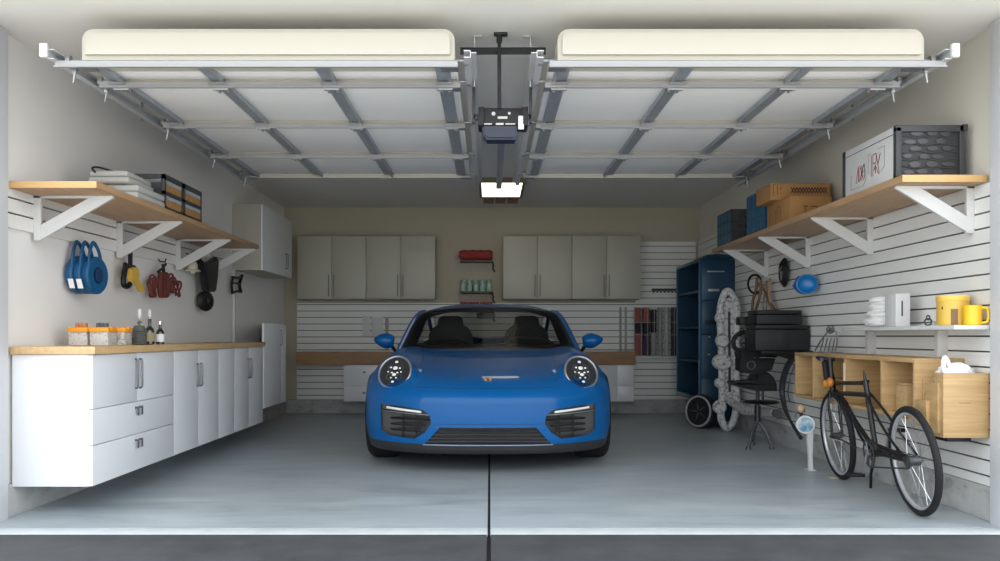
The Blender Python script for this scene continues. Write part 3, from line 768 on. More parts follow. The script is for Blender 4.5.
# small sensor dimples on bumper
for s in (-1, 1):
    p = hit(s*.30 if s < 0 else .30, .375, .0); MB().cyl(p+Vector((0,.004,0)), p-Vector((0,.002,0)), .012, n=16).build('parking_sensor', M_paint, car)
# greenhouse
Rp = spline([(.755,1.42,.815),(.725,1.72,.94),(.69,2.0,1.06),(.655,2.25,1.14),(.625,2.6,1.175),(.62,3.0,1.155),(.625,3.4,1.06),(.63,3.8,.95),(.66,4.08,.85)], 8)
Cp = spline([(0,1.36,.838),(0,1.65,.955),(0,1.94,1.085),(0,2.2,1.185),(0,2.6,1.252),(0,3.0,1.235),(0,3.4,1.14),(0,3.8,.99),(0,4.12,.86)], 8)
def gh(i, t, dn=0.0):
    R, Q = Rp[i], Cp[i]; k = abs(t)**3.2
    return Vector((CX+R.x*t*(1-.0*abs(t)), CY+Q.y+(R.y-Q.y)*k, Q.z+(R.z-Q.z)*k-dn))
def ghgrid(i0, i1, t0, t1, nt=28, dn=0.0): return [[gh(i, t0+(t1-t0)*j/nt, dn) for j in range(nt+1)] for i in range(i0, i1+1)]
def glass_mat(name, tint, alpha):
    m = bpy.data.materials.new(name); m.use_nodes = True; nt = m.node_tree; nt.nodes.remove(nt.nodes['Principled BSDF'])
    out = nt.nodes['Material Output']; tr = nt.nodes.new('ShaderNodeBsdfTransparent'); gl = nt.nodes.new('ShaderNodeBsdfGlossy'); fr_ = nt.nodes.new('ShaderNodeLayerWeight'); pw = nt.nodes.new('ShaderNodeMath'); pw.operation = 'POWER'; pw.inputs[1].default_value = 4; ad = nt.nodes.new('ShaderNodeMath'); ad.operation = 'MULTIPLY_ADD'; ad.inputs[1].default_value = .05; ad.inputs[2].default_value = .002; mx = nt.nodes.new('ShaderNodeMixShader')
    tr.inputs[0].default_value = (*tint, 1); gl.inputs['Roughness'].default_value = .03; nt.links.new(fr_.outputs['Facing'], pw.inputs[0]); nt.links.new(pw.outputs[0], ad.inputs[0])
    nt.links.new(ad.outputs[0], mx.inputs[0]); nt.links.new(tr.outputs[0], mx.inputs[1]); nt.links.new(gl.outputs[0], mx.inputs[2]); nt.links.new(mx.outputs[0], out.inputs[0])
    return m
M_glass = glass_mat('tinted_windscreen', (.62,.63,.61), 1); M_glass2 = glass_mat('tinted_side_glass', (.6,.62,.62), 1)
up_ = (0, 0, -.006)
MB().grid(ghgrid(1, 27, -.93, .93)).build('windscreen', M_glass, car)
mb = MB(); mb.solid_grid(ghgrid(27, 41, -1, 1), (0, 0, -.025)); mb.build('roof_panel', M_paint, car)
fb = MB()
fb.solid_grid(ghgrid(23, 28, -.98, .98, dn=.006), up_); fb.solid_grid(ghgrid(0, 2, -.95, .95, dn=.004), up_)
for s in (-1, 1): fb.solid_grid(ghgrid(1, 27, s*.82, s*.99, 6, .006), up_)
fb.build('windscreen_border', M_black, car)
MB().grid(ghgrid(41, 60, -.93, .93)).build('rear_window', M_glass, car)
mb = MB(); mb.solid_grid(ghgrid(59, 64, -1, 1), (0,0,-.02)); mb.build('engine_lid', M_paint, car)
for s in (-1, 1):
    pts = [gh(i, s) for i in range(0, 65)]
    MB().tube(pts, .020, 10, flat=1.0).build('window_pillar', M_paint, car)
    rows = []
    for i in range(4, 58):
        top = gh(i, s); v = top.y-CY; rows.append([top.lerp(Vector((CX+s*.80, top.y, .855)), k/5) for k in range(6)])
    MB().grid(rows).build('side_window', M_glass2, car)
    # mirror
    mc = Vector((CX+s*.905, CY+1.74, .900))
    o = MB(); m = Matrix.Translation(mc) @ Matrix.Rotation(s*-.12, 4, 'Y')
    R = bmesh.ops.create_icosphere(o.bm, subdivisions=4, radius=1)
    for vv in R['verts']:
        p = vv.co; k = 1.0-.25*max(0, s*p.x)      # tapers outward
        x = p.x*.095; z = p.z*.066*k*(1+.1*(-s*p.x)); y = p.y*.07 if p.y < 0 else p.y*.035
        sx = max(-.08, min(.2, s*p.x*.098)) 
        vv.co = m @ Vector((s*sx, y, z))
    mir = o.build('door_mirror', M_paint, car)
    MB().tube([(CX+s*.845, CY+1.76, .85), (CX+s*.82, CY+1.77, .81), (CX+s*.79, CY+1.80, .79)], .016, 8).build('mirror_arm', M_black, mir)
# interior
for s in (-1, 1):
    se = MB()
    prof = [(-.22,.84),(-.21,.96),(-.17,1.02),(-.125,1.05),(-.115,1.115),(-.08,1.135),(.08,1.135),(.115,1.115),(.125,1.05),(.17,1.02),(.21,.96),(.22,.84)]
    se.prism([(CX+s*.37+a, CY+2.55, b) for a, b in prof], (0, .11, 0), .03); se.build('front_seat', M_int, car)
    MB().tube([(CX+s*.36+.21*math.cos(PI*i/16), CY+1.85, .845+.075*math.sin(PI*i/16)) for i in range(17)], .022, 8).build('dash_hood', M_int, car)
MB().ring((CX+.36, CY+2.0, .875), (0, -.9, .45), .165, .014, 40).build('steering_wheel', M_int, car)
MB().box(CX-.11, CX+.06, CY+2.12, CY+2.14, 1.10, 1.155, .008).build('inner_mirror', M_black, car)
da = MB(); da.prism([(CX-.70, CY+1.52, .80), (CX-.70, CY+1.6, .862), (CX-.70, CY+1.95, .872), (CX-.70, CY+1.98, .80)], (1.40, 0, 0)); da.build('dashboard', M_int, car)
# wheels
def wheel(x, v, wd, s):
    c = Vector((x, CY+v, .335)); h = wd/2
    w = MB().lathe([(.24,-h+.02),(.30,-h),(.325,-h+.02),(.335,-h+.05),(.335,h-.05),(.325,h-.02),(.30,h),(.24,h-.02)], c, (s,0,0), 48).build('wheel', M_blackr, car)
    mb = MB(); mb.lathe([(.10,-h+.03),(.238,-h+.03),(.248,h-.01),(.235,h-.015),(.225,.02),(.05,.0)], c, (s,0,0), 40)
    for k in range(10):
        a = k*2*PI/10; d = Vector((0, math.cos(a), math.sin(a))); mb.tube([c+d*.03+Vector((s*(h-.045),0,0)), c+d*.235+Vector((s*(h-.02),0,0))], .012, 6)
    mb.lathe([(.05, h-.06),(.05,h-.035),(.03,h-.03)], c, (s,0,0), 20)
    mb.build('rim', M_dksteel, w)
for s in (-1, 1): wheel(CX+s*.795, .93, .245, s); wheel(CX+s*.80, 3.38, .30, s)
MB().box(CX-.70, CX+.70, CY+4.20, CY+4.27, .66, .70, .012).build('tail_light', mat('red_lens', (.4,.02,.02), .2), car)

# ------------------------------------------------------------------ things on the left shelf
SZ = 1.742
def sack(x0, x1, y0, y1, z0, z1, label, seed):
    mb = MB(); h = (z1-z0)/2
    for k in range(2):
        e = .012*k*(1 if seed == 1 else -1)
        rows = []; a, b = z0+k*h, z0+(k+1)*h-.001
        mb.box(x0+max(0, e), x1-max(0, -e), y0+.01*k, y1-.008*k, a, b, min(.017, h*.42))
    o = mb.build('folded_sack', M_sack, None, ang=60); tag(o, label, 'sack', 'folded sacks on the left shelf'); return o
sack(-2.33, -2.045, 4.98, 5.41, SZ, SZ+.082, 'grey-white padded sack lying on the left shelf, under the other one', 1)
sack(-2.32, -2.085, 4.95, 5.33, SZ+.0825, SZ+.158, 'grey-white padded sack with dark tie, topmost on the left shelf', 2)
mb = MB(); mb.tube(spline([(-2.28, 4.97, SZ+.14), (-2.29, 4.94, SZ+.165), (-2.26, 4.96, SZ+.172), (-2.20, 5.02, SZ+.160)]), .006, 6)
mb.build('tie_cord', M_black, C.objects['folded_sack.001']) 
def bottle_crate(y0, y1, label):
    x0, x1, z0, z1 = -2.40, -2.055, SZ, 1.965
    t = thing('bottle_crate', label, 'crate', ((x0+x1)/2, (y0+y1)/2, z0), 'dark crates on the left shelf')
    mb = MB(); mb.box(x0, x1, y0, y1, z0, z0+.012); zm = (z0+z1)/2-.01
    for (a, b, c, d) in ((x0, x0+.025, y0, y0+.025), (x1-.025, x1, y0, y0+.03), (x0, x0+.025, y1-.025, y1), (x1-.025, x1, y1-.025, y1)): mb.box(a, b, c, d, z0, z1, .003)
    for a, b in ((z1-.03, z1), (zm-.006, zm+.016), (z0, z0+.02)):
        mb.box(x0, x1, y0, y0+.012, a, b); mb.box(x0, x1, y1-.012, y1, a, b); mb.box(x1-.012, x1, y0, y1, a, b); mb.box(x0, x0+.012, y0, y1, a, b)
    mb.box(x0+.02, x1-.02, y0+.004, y0+.010, z0, z1-.05)
    mb.build('crate_frame', M_crate, t)
    for a, b in ((z0+.02, zm-.006), (zm+.016, z1-.03)):
        m2 = MB(); m2.box(x1-.014, x1-.004, y0+.03, y1-.025, a, a+(b-a)*.62); m2.build('orange_panel', mat('tan_print', (.42,.22,.07), .7, var=.35, scale=45), t)
        m2 = MB(); m2.box(x1-.012, x1-.003, y0+.03, y1-.025, a+(b-a)*.64, b-.004); m2.build('pale_strip', mat('pale_blue_print', (.38,.43,.48), .6, var=.4, scale=60), t)
    m2 = MB()
    for k in range(3): m2.cyl((x1-.06-k*.10, (y0+y1)/2, z0+.012), (x1-.06-k*.10, (y0+y1)/2, z1-.035), .04, n=16)
    m2.build('carton', M_card, t)
bottle_crate(5.42, 5.745, 'dark crate with printed tan panels on the left shelf, beside the sacks')
bottle_crate(5.765, 6.12, 'dark crate with printed tan panels on the left shelf, farther of the two')

# ------------------------------------------------------------------ hanging on the left wall
LWX = LW
t = thing('hose_reel', 'three bright blue coiled webbing reels hanging together on the left wall', 'reel', (-2.37, 5.24, 1.19))
for k in range(3):
    x = -2.458+k*.040; y = 5.13+k*.018; z = 1.305
    w = MB().lathe([(.04,-.021),(.105,-.021),(.113,-.013),(.113,.013),(.105,.021),(.05,.021),(.045,.010)], (x, y, z), (1, -.12, 0), 36)
    w.build('blue_coil', M_blue, t)
    mb = MB(); mb.tube(spline([(x, y-.085, z+.05), (x, y-.065, z+.14), (x-.005, y-.01, z+.195), (x, y+.055, z+.14), (x, y+.085, z+.05)], 6), .008, 8, flat=1.7, upv=(1,0,0)); mb.build('carry_strap', M_blue, t)
    if k < 2: MB().prism([(x+.012-.02, y-.119, z-.03), (x+.012+.01, y-.119, z-.03), (x+.012+.014, y-.100, z-.085), (x+.012-.016, y-.100, z-.085)], (0, -.004, 0)).build('white_label', M_paper, t)
MB().lathe([(.036,0),(.043,.004),(.036,.006)], (-2.358, 5.168, 1.305), (1,-.12,0), 24).build('inner_core', mat('dark_blue_core', (.008,.03,.09), .6), t)
def hook(nm, X0, y, z, L, sgn=1):
    return MB().tube([(X0, y, z+.02), (X0+sgn*.012, y, z), (X0+sgn*L, y, z-.005), (X0+sgn*(L+.01), y, z+.02)], .005, 6)
t = thing('spring_clamp', 'yellow and black clamp hanging by a dark strap on the left wall', 'clamp', (-2.44, 5.83, 1.23))
hook('wall_hook', LWX, 5.83, 1.52, .05).build('wall_hook', M_bmetal, t)
mb = MB(); mb.box(-2.455, -2.435, 5.815, 5.85, 1.42, 1.53, .004); mb.tube([(-2.445, 5.78, 1.545), (-2.445, 5.83, 1.52), (-2.445, 5.88, 1.55)], .008, 6); mb.build('strap', M_black, t)
a = lambda px, py, X=-2.43: PX(px, py, X)
mb = MB(); mb.prism([a(*p) for p in ((126.5,269),(130,267),(133.5,268),(135,275),(134,281),(128,281.5),(126.5,276))], (.035, 0, 0), .004); mb.prism([a(*p) for p in ((131,281),(135,280),(141,288),(140.5,291.5),(138,292))], (.03, 0, 0), .004); mb.build('yellow_body', M_yellow2, t)
mb = MB(); mb.tube(spline([a(126,265), a(125,270), a(123.5,279), a(124,285), a(127,286.5), a(130,284)]), .018, 8); mb.tube(spline([a(135,267), a(134.5,273), a(137,279), a(139.5,284)]), .011, 8); mb.tube([a(125,264), a(129,268), a(134,267)], .014, 8); mb.build('black_jaw', M_black, t)
t = thing('rope_coil', 'dark red rope coiled in loops hanging from a hook, left wall', 'rope', (-2.43, 6.44, 1.2))
hook('h', LWX, 6.44, 1.50, .05).build('wall_hook', M_bmetal, t)
mb = MB(); mb.tube([a(158,272), a(163,268), a(166,264)], .009, 6); mb.tube([a(163,264), a(164,274)], .012, 6); mb.build('hanging_loop', M_black, t)
mb = MB()
for k in range(6):
    cx, cz = 163.5+(k-2.5)*1.3, 285; c = a(cx, cz, -2.43+.01*(k % 3)); u = Vector((0, 1, 0)); w = Vector((0, 0, 1))
    mb.tube([c+u*(.035+.012*(k % 2))*math.cos(q)+w*.088*math.sin(q) for q in [2*PI*i/20 for i in range(20)]], .009, 6, True)
for k, (cx, cz, ru, rw) in enumerate(((150.5,288,.03,.065),(152.5,286,.03,.08),(155,287,.022,.07),(173,285,.03,.06),(176,288,.03,.055),(179,289,.022,.06),(171,283,.02,.07))):
    c = a(cx, cz, -2.44); mb.tube([c+Vector((0,1,0))*ru*math.cos(q)+Vector((.012*math.sin(q*2), 0, 1*rw*math.sin(q))) for q in [2*PI*i/18 for i in range(18)]], .008, 6, True)
mb.build('rope_loops', M_red, t)
t = thing('kit_bag', 'black long strap bundle with round black pouch hanging on left wall', 'bag', (-2.42, 7.2, 1.1))
b2 = lambda px, py, X=-2.43: PX(px, py, X)
mb = MB(); mb.prism([b2(*p) for p in ((194.5,257),(198,263),(204,262),(211.5,257),(212.5,262),(211.5,278),(209.5,292),(201,291),(199.5,275),(196,266))], (.06, 0, 0), .012); mb.build('folded_strap', M_black, t)
c = b2(205.5, 301); mb = MB(); mb.lathe([(.01,-.02),(.06,-.028),(.085,-.012),(.088,.004),(.07,.02),(.02,.026)], c, (1, -.6, 0), 28); mb.build('round_pouch', M_black, t)
mb = MB(); mb.sphere(c+Vector((.03,-.018,0)), .02, (.4,1,1)); mb.build('pouch_button', M_dksteel, t)
hook('h', LWX, 7.15, 1.62, .05).build('wall_hook', M_bmetal, t)
mb = MB(); c = PX(192.8, 267, -2.43); mb.sphere(c, .055, (.7, 1, 1.05)); mb.lathe([(.058,-.008),(.064,0),(.05,.01)], c+Vector((0,0,-.03)), (0,0,1), 24, 1)
o = mb.build('cream_helmet', M_cream); tag(o, 'small cream round cap hanging just left of the black strap bag', 'cap')
mb = MB(); mb.tube([c+Vector((0, 0, .05)), c+Vector((-.01, 0, .10)), c+Vector((-.055, 0, .11))], .006, 6); mb.build('strap', M_black, o)
t = thing('snap_hook', 'small black looped clip hanging near the back of left wall', 'clip', (-2.45, 8.2, 1.3))
e = lambda px, py: PX(px, py, -2.46)
mb = MB(); mb.tube(spline([e(233,277), e(231.5,284), e(232.5,293)], 5), .014, 8); mb.tube(spline([e(242,275.5), e(239.5,284), e(241,292)], 5), .016, 8); mb.tube([e(232,277), e(237,278), e(241,277)], .012, 8); mb.tube([e(232,293), e(237,291), e(241,292)], .012, 8); mb.tube([e(233,283), e(240,284)], .009, 8)
mb.build('clip_body', M_black, t)

# ------------------------------------------------------------------ on the worktop
WZ = .885
def tub(x0, x1, y0, y1, label, knob):
    t = thing('storage_tub', label, 'storage tub', ((x0+x1)/2, (y0+y1)/2, WZ), 'orange-lidded tubs on the worktop')
    box('container', M_spk, .008, t, d=(x0+.004, x1-.004, y0+.004, y1-.004, WZ, WZ+.078))
    mb = MB(); mb.box(x0, x1, y0, y1, WZ+.077, WZ+.103, .006); mb.box(x0+.01, x1-.01, y0+.01, y1-.01, WZ+.10, WZ+.106, .003)
    mb.box(x1-.03, x1+.004, y0+.04, y1-.04, WZ+.090, WZ+.108, .003); l = mb.build('orange_lid', M_orange, t)
    if knob:
        m2 = MB(); cx = (x0+x1)/2; 
        for k in range(3): m2.box(cx-.032+k*.021, cx-.012+k*.021, y0+.04, y1-.05, WZ+.104, WZ+.130, .005)
        m2.build('lid_grip', knob, l)
tub(-2.405, -2.29, 4.88, 5.0, 'orange-lidded speckled tub with brown grip, leftmost on the worktop', mat('terracotta', (.45,.17,.07), .6))
tub(-2.285, -2.17, 4.88, 5.0, 'orange-lidded speckled tub with dark grey grip, middle one', mat('slate_grip', (.07,.09,.10), .5))
tub(-2.25, -2.14, 5.03, 5.14, 'orange-lidded speckled tub without grip, beside the grey ribbed jar', None)
t = thing('ribbed_jar', 'dark grey ribbed jar with white pump on the worktop', 'jar', (-2.17, 5.32, WZ))
c = (-2.175, 5.32, WZ); mb = MB(); prof = [(.028, 0)]
for k in range(7): prof += [(.043, .004+k*.013), (.046, .008+k*.013), (.042, .014+k*.013)]
prof += [(.036,.105),(.030,.118),(.012,.122)]
mb.lathe(prof, c, n=24); mb.build('jar_body', mat('dark_grey_ceramic', (.09,.095,.09), .4), t)
mb = MB(); mb.cyl((c[0], c[1], WZ+.12), (c[0], c[1], WZ+.158), .005, n=8); mb.tube([(c[0]-.012, c[1], WZ+.135), (c[0], c[1], WZ+.142), (c[0]+.016, c[1], WZ+.14)], .005, 6); mb.build('pump_stem', M_dksteel, t)
MB().lathe([(.008,0),(.0125,.008),(.012,.045),(.007,.055)], (c[0]+.002, c[1], WZ+.168), n=14).build('white_cap', M_white, t)
MB().cyl((c[0]+.001, c[1], WZ+.155), (c[0]+.002, c[1], WZ+.172), .004, n=8).build('cap_neck', M_white, t)
def bottle(x, y, h, r, label, lab, capw):
    t = thing('glass_bottle', label, 'bottle', (x, y, WZ), 'dark bottles on the worktop')
    MB().lathe([(r*.8,0),(r,.006),(r,h*.52),(r*.8,h*.62),(r*.35,h*.72),(r*.33,h*.95),(r*.38,h)], (x, y, WZ), n=20).build('bottle_glass', M_glassy, t)
    m2 = MB(); m2.lathe([(r+.0008,h*.12),(r+.001,h*.13),(r+.001,h*.46),(r+.0008,h*.47)], (x, y, WZ), n=20); m2.build('paper_label', lab, t)
    if capw:
        MB().lathe([(.006,0),(.0125,.008),(.012,.045),(.007,.055)], (x, y, WZ+h+.006), n=14).build('white_cap', M_white, t)
        MB().cyl((x, y, WZ+h-.005), (x, y, WZ+h+.01), .005, n=8).build('neck', M_white, t)
    else: MB().cyl((x, y, WZ+h*.9), (x, y, WZ+h+.006), .011, n=10).build('bottle_cap', M_silver, t)
bottle(-2.19, 5.52, .165, .030, 'dark bottle with tan label and tall white cap', mat('tan_label', (.35,.30,.18), .7), True)
bottle(-2.165, 5.63, .145, .027, 'dark bottle with pale label and low cap, farthest right on worktop', M_paper, False)

# ------------------------------------------------------------------ things on the right shelf
RZ = 1.762
def stroke(mb, org, du, dv, dn, pts, w=.004):
    """a thin inked line drawn on a face with origin org, axes du/dv and outward dn"""
    for (a, b), (c, d) in zip(pts, pts[1:]):
        p = org+du*a+dv*b+dn*.0012; q = org+du*c+dv*d+dn*.0012; t_ = (q-p).normalized(); n_ = t_.cross(dn).normalized()*w/2
        mb.prism([p-n_, p+n_, q+n_, q-n_], dn*.0008)
t = thing('storage_crate', 'big charcoal crate with leafy mesh front and white side, near end of right shelf', 'crate', (2.32, 4.85, RZ))
x0, x1, y0, y1, z0, z1 = 2.135, 2.50, 4.51, 5.20, RZ, 2.05
mb = MB()
for a, b in ((x0, x0+.03), (x1-.03, x1)):
    for c, d in ((y0, y0+.035), (y1-.035, y1)): mb.box(a, b, c, d, z0, z1-.01, .004)
mb.box(x0, x1, y0, y0+.035, z1-.035, z1, .004); mb.box(x0, x1, y1-.035, y1, z1-.035, z1, .004); mb.box(x1-.03, x1, y0, y1, z1-.035, z1, .004)
mb.box(x0, x1, y0, y0+.03, z0, z0+.02); mb.box(x0+.01, x1, y0+.02, y1-.02, z0, z0+.012); mb.box(x1-.02, x1, y0+.02, y1-.02, z0, z1-.02)
mb.box(x0+.02, x1-.02, y1-.02, y1-.01, z0, z1-.02); mb.box(x1-.012, x1+.012, y0-.004, y0+.03, z1-.03, z1+.004, .004)
mb.build('crate_frame', M_crate, t)
fr_ = MB(); fr_.box(x0+.03, x1-.03, y0+.018, y0+.022, z0+.02, z1-.035); fo = fr_.build('front_panel', mat('dark_mesh_back', (.028,.028,.03), .5), t)
lv = MB()
for r in range(6):
    for k in range(4):
        cx = x0+.07+k*.082+(.041 if r % 2 else 0); cz = z0+.045+r*.040
        if cx > x1-.06: continue
        a = .034*random.uniform(.75, 1.1); h = .016*random.uniform(.7, 1.1); cx += random.uniform(-.01, .01); cz += random.uniform(-.004, .004)
        pts = [(cx+a*math.cos(q), y0+.016, cz+h*math.sin(q)*abs(math.sin(q))**.3) for q in [2*PI*i/14 for i in range(14)]]
        lv.prism(pts, (0, -.005, 0), .002)
for r in range(7):
    zc = z0+.028+r*.040; lv.tube([(x0+.035+i*.0295, y0+.014, zc+.006*math.sin(i*1.2+r*1.5)) for i in range(11)], .003, 5)
lv.build('leaf_pattern', mat('grey_leaf_relief', (.062,.062,.065), .3), fo)
sp = MB(); sp.box(x0+.004, x0+.012, y0+.036, y1-.036, z0+.005, z1-.002, .003); spo = sp.build('side_panel', mat('pale_crate_side', (.64,.64,.62), .5), t)
mb = MB(); mb.box(x0+.002, x0+.005, y0+.036, y1-.036, z1-.043, z1-.040); mb.build('lid_line', M_crate, spo)
og = Vector((x0+.004, 5.03, z0+.07)); du, dv, dn = Vector((0, -1, 0)), Vector((0, 0, 1)), Vector((-1, 0, 0))
red = MB(); drk = MB(); out = MB()
for pl in ([(.02,0),(.05,.09),(.05,0)], [(.02,.0),(.03,.0)], [(.06,0),(.06,.08)], [(.07,.0),(.12,.09)], [(.07,.09),(.12,0)], [(.09,0),(.09,.09)]): stroke(red, og, du, dv, dn, pl, .005)
for pl in ([(.22,0),(.22,.12)], [(.24,0),(.24,.12),(.28,.12),(.28,.07),(.24,.07)], [(.26,.07),(.31,0)], [(.28,.12),(.32,.0)]): stroke(red, og, du, dv, dn, pl, .005)
for pl in ([(.085,.02),(.115,.06)], [(.10,.07),(.13,.09),(.13,.01)], [(.25,.03),(.27,.05),(.27,.01)], [(.30,.05),(.33,.11)]): stroke(drk, og, du, dv, dn, pl, .006)
for pl in ([(-.03,.05),(-.05,.05),(-.05,-.03),(.12,-.03),(.15,.0),(.15,.06)], [(.18,.02),(.18,.13),(.21,.13)], [(.30,.14),(.38,.14),(.38,.03),(.34,.01)]): stroke(out, og, du, dv, dn, pl, .003)
red.build('red_lettering', mat('red_ink', (.32,.05,.04), .6), spo); drk.build('dark_lettering', mat('dark_ink', (.07,.05,.05), .6), spo); out.build('letter_outline', mat('grey_ink', (.30,.27,.25), .6), spo)

M_crblue = mat('blue_crate_plastic', (.012,.10,.20), .4)
def open_crate(x0, x1, y0, y1, z0, z1, m, mf, label, nm='plastic_crate'):
    """crate with pierced sides; the front uses material mf"""
    t = thing(nm, label, 'crate', ((x0+x1)/2, (y0+y1)/2, z0), 'blue crates on the right shelf')
    mb = MB()
    for a in (x0, x1-.014):
        for c in (y0, y1-.014): mb.box(a, a+.014, c, c+.014, z0, z1, .002)
    H = z1-z0
    for k in range(4):
        z = z0+k*(H-.016)/3; mb.box(x0, x1, y0, y0+.010, z, z+.016); mb.box(x0, x0+.010, y0, y1, z, z+.016); mb.box(x1-.01, x1, y0, y1, z, z+.016); mb.box(x0, x1, y1-.01, y1, z, z+.016)
    mb.box(x0, x1, y0, y1, z0, z0+.008); mb.build('crate_frame', M_crate if mf else m, t)
    sd = MB(); n = 4
    for k in range(3):
        z = z0+.018+k*(H-.016)/3
        for j in range(n):
            yy_ = y0+.02+j*(y1-y0-.03)/n; sd.box(x0+.002, x0+.012, yy_, yy_+(y1-y0-.03)/n-.012, z+.004, z+(H-.016)/3-.012, .003)
    sd.box(x0+.012, x0+.016, y0+.01, y1-.01, z0+.01, z1-.01)
    sd.build('side_wall', m, t)
    fd = MB(); fd.box(x0+.012, x1-.012, y0+.012, y0+.016, z0+.008, z1-.004); q = fd.build('front_wall', mf or m, t)
    hl = MB()
    for r in range(3):
        for c in range(5): hl.box(x0+.07+c*.05, x0+.095+c*.05, y0+.008, y0+.0118, z0+.06+r*.075, z0+.09+r*.075, .003)
    hl.build('hand_slot', M_gapd, q)
    return t
open_crate(2.135, 2.50, 7.60, 8.06, RZ, 2.065, M_crblue, mat('charcoal_front', (.05,.05,.052), .5), 'blue-sided crate with dark slotted front at the far end of right shelf')
open_crate(2.135, 2.50, 6.68, 7.14, RZ, 2.09, M_crblue, None, 'tall blue crate directly behind the orange cardboard boxes')
def carton(x0, x1, y0, y1, z0, z1, label, marks):
    t = thing('cardboard_box', label, 'box', ((x0+x1)/2, (y0+y1)/2, z0), 'orange cardboard boxes on the right shelf')
    box('box_body', M_card, .004, t, d=(x0, x1, y0, y1, z0, z1))
    box('lid_flap', mat('cardboard_lid', (.42,.22,.075), .7), .003, t, d=(x0-.003, x1+.003, y0-.003, y1+.003, z1-.001, z1+.006))
    mb = MB(); marks(mb); mb.build('printed_marks', M_cardl, t)
def marks_low(mb):
    og = Vector((2.13, 6.10, RZ)); du, dv, dn = Vector((1,0,0)), Vector((0,0,1)), Vector((0,-1,0))
    for pl in ([(.11,.10),(.11,.06)], [(.10,.10),(.13,.10)], [(.15,.10),(.19,.10),(.19,.07),(.15,.07)], [(.105,.045),(.105,.02)], [(.14,.045),(.14,.02)], [(.16,.05),(.16,.03)], [(.12,.05),(.135,.05)]): stroke(mb, og, du, dv, dn, pl, .006)
    for pl in ([(.20,.10),(.29,.10)], [(.20,.08),(.29,.08)]): stroke(mb, og, du, dv, dn, pl, .002)
    og = Vector((2.13, 6.45, RZ)); du = Vector((0,-1,0)); dn = Vector((-1,0,0))
    for pl in ([(.06,.02),(.06,.11),(.09,.13),(.16,.13),(.16,.03)], [(-.08,.03),(-.08,.09),(-.04,.09)], [(.09,.03),(.09,.10),(.14,.10)]): stroke(mb, og, du, dv, dn, pl, .005)
def marks_up(mb):
    og = Vector((2.06, 6.30, 1.945)); du, dv, dn = Vector((1,0,0)), Vector((0,0,1)), Vector((0,-1,0))
    zz = [(.15+.022*i, .045 if i % 2 else .085) for i in range(13)]; stroke(mb, og, du, dv, dn, zz, .007)
    zz = [(.15+.022*i, .085 if i % 2 else .045) for i in range(13)]; stroke(mb, og, du, dv, dn, zz, .007)
    for pl in ([(.05,.03),(.05,.10)], [(.07,.04),(.08,.04)], [(.07,.07),(.08,.09)], [(.02,.02),(.02,.11),(.09,.11)]): stroke(mb, og, du, dv, dn, pl, .004)
carton(2.13, 2.43, 6.10, 6.60, RZ, 1.932, 'orange cardboard box with printed marks on right shelf, the lower one', marks_low)
carton(2.06, 2.50, 6.30, 6.64, 1.940, 2.055, 'flat orange cardboard box with dark zigzag print, stacked on the other box', marks_up)

# ------------------------------------------------------------------ right wall, hanging
t = thing('hose_loop', 'black oval coiled hose hanging on the slatted wall left of blue scoop', 'hose', (2.49, 7.25, 1.3))
r_ = lambda px, py, X=2.49: PX(px, py, X)
c = r_(784.3, 272.5); mb = MB()
for k in range(3): mb.tube([c+Vector((-.012*k, 0, 0))+Vector((0, 1, 0))*(.075-.014*k)*math.cos(q)+Vector((0, 0, 1))*(.115-.016*k)*math.sin(q) for q in [2*PI*i/28 for i in range(28)]], .010, 8, True)
mb.build('black_loops', M_black, t)
mb = MB(); mb.box(c.x-.03, c.x-.02, c.y-.012, c.y+.012, c.z-.08, c.z+.01, .003); mb.tube([c+Vector((.03,0,.04)), c+Vector((-.03,-.02,.05)), c+Vector((-.03,.02,.02))], .008, 6); mb.build('inner_clasp', M_steel, t)
t = thing('blue_scoop', 'bright blue plastic funnel scoop hanging on the slatted wall', 'scoop', (2.42, 6.9, 1.25))
c = r_(807, 284, 2.42); ax = Vector((-.35, -1, .0)).normalized()
mb = MB(); mb.lathe([(.035,-.14),(.055,-.12),(.062,-.04),(.070,.0),(.074,.004),(.066,.006),(.05,-.02),(.03,-.03)], c, ax, 32, 1.05); mb.build('bowl', M_bluep, t)
mb = MB(); mb.prism([r_(*p, 2.44) for p in ((797,276),(800,276.5),(803,290),(800,294),(796,292),(791.5,286))], (.05, 0, 0), .008); mb.build('lip', mat('deep_blue_plastic', (.006,.10,.42), .35), t)
mb = MB(); mb.tube([c+Vector((.02, .03, .065)), c+Vector((.04, .04, .085)), c+Vector((.085, .04, .085))], .007, 6); mb.build('hanger', M_white, t)
t = thing('leather_harness', 'brown tangled straps with black ring hanging behind the black cases', 'harness', (2.44, 8.1, 1.05))
h = lambda px, py: PX(px, py, 2.46)
c = h(755, 284); MB().ring(c, (.5, -1, 0), .085, .010, 32, 8).build('black_ring', M_black, t)
mb = MB()
for pl in ([(757,278),(756,290),(753,300),(752,312)], [(761,281),(760,296),(757,306),(754,314)], [(757,283),(764,290),(768,300),(773,312)], [(767,281),(768,292),(770,302),(776,312)]):
    mb.tube(spline([h(*p) for p in pl], 5), .013, 6)
mb.build('brown_strap', mat('brown_leather', (.22,.12,.065), .7), t)
mb = MB(); mb.tube(spline([h(770, 279), h(769, 290), h(772, 312)], 5), .012, 6); mb.build('tan_strap', mat('tan_leather', (.38,.27,.14), .7), t)
mb = MB(); mb.tube([h(765,304)+Vector((0,1,0))*.045*math.cos(q)+Vector((0,0,1))*.085*math.sin(q) for q in [2*PI*i/20 for i in range(20)]], .007, 6, True); mb.build('wire_loop', M_dksteel, t)

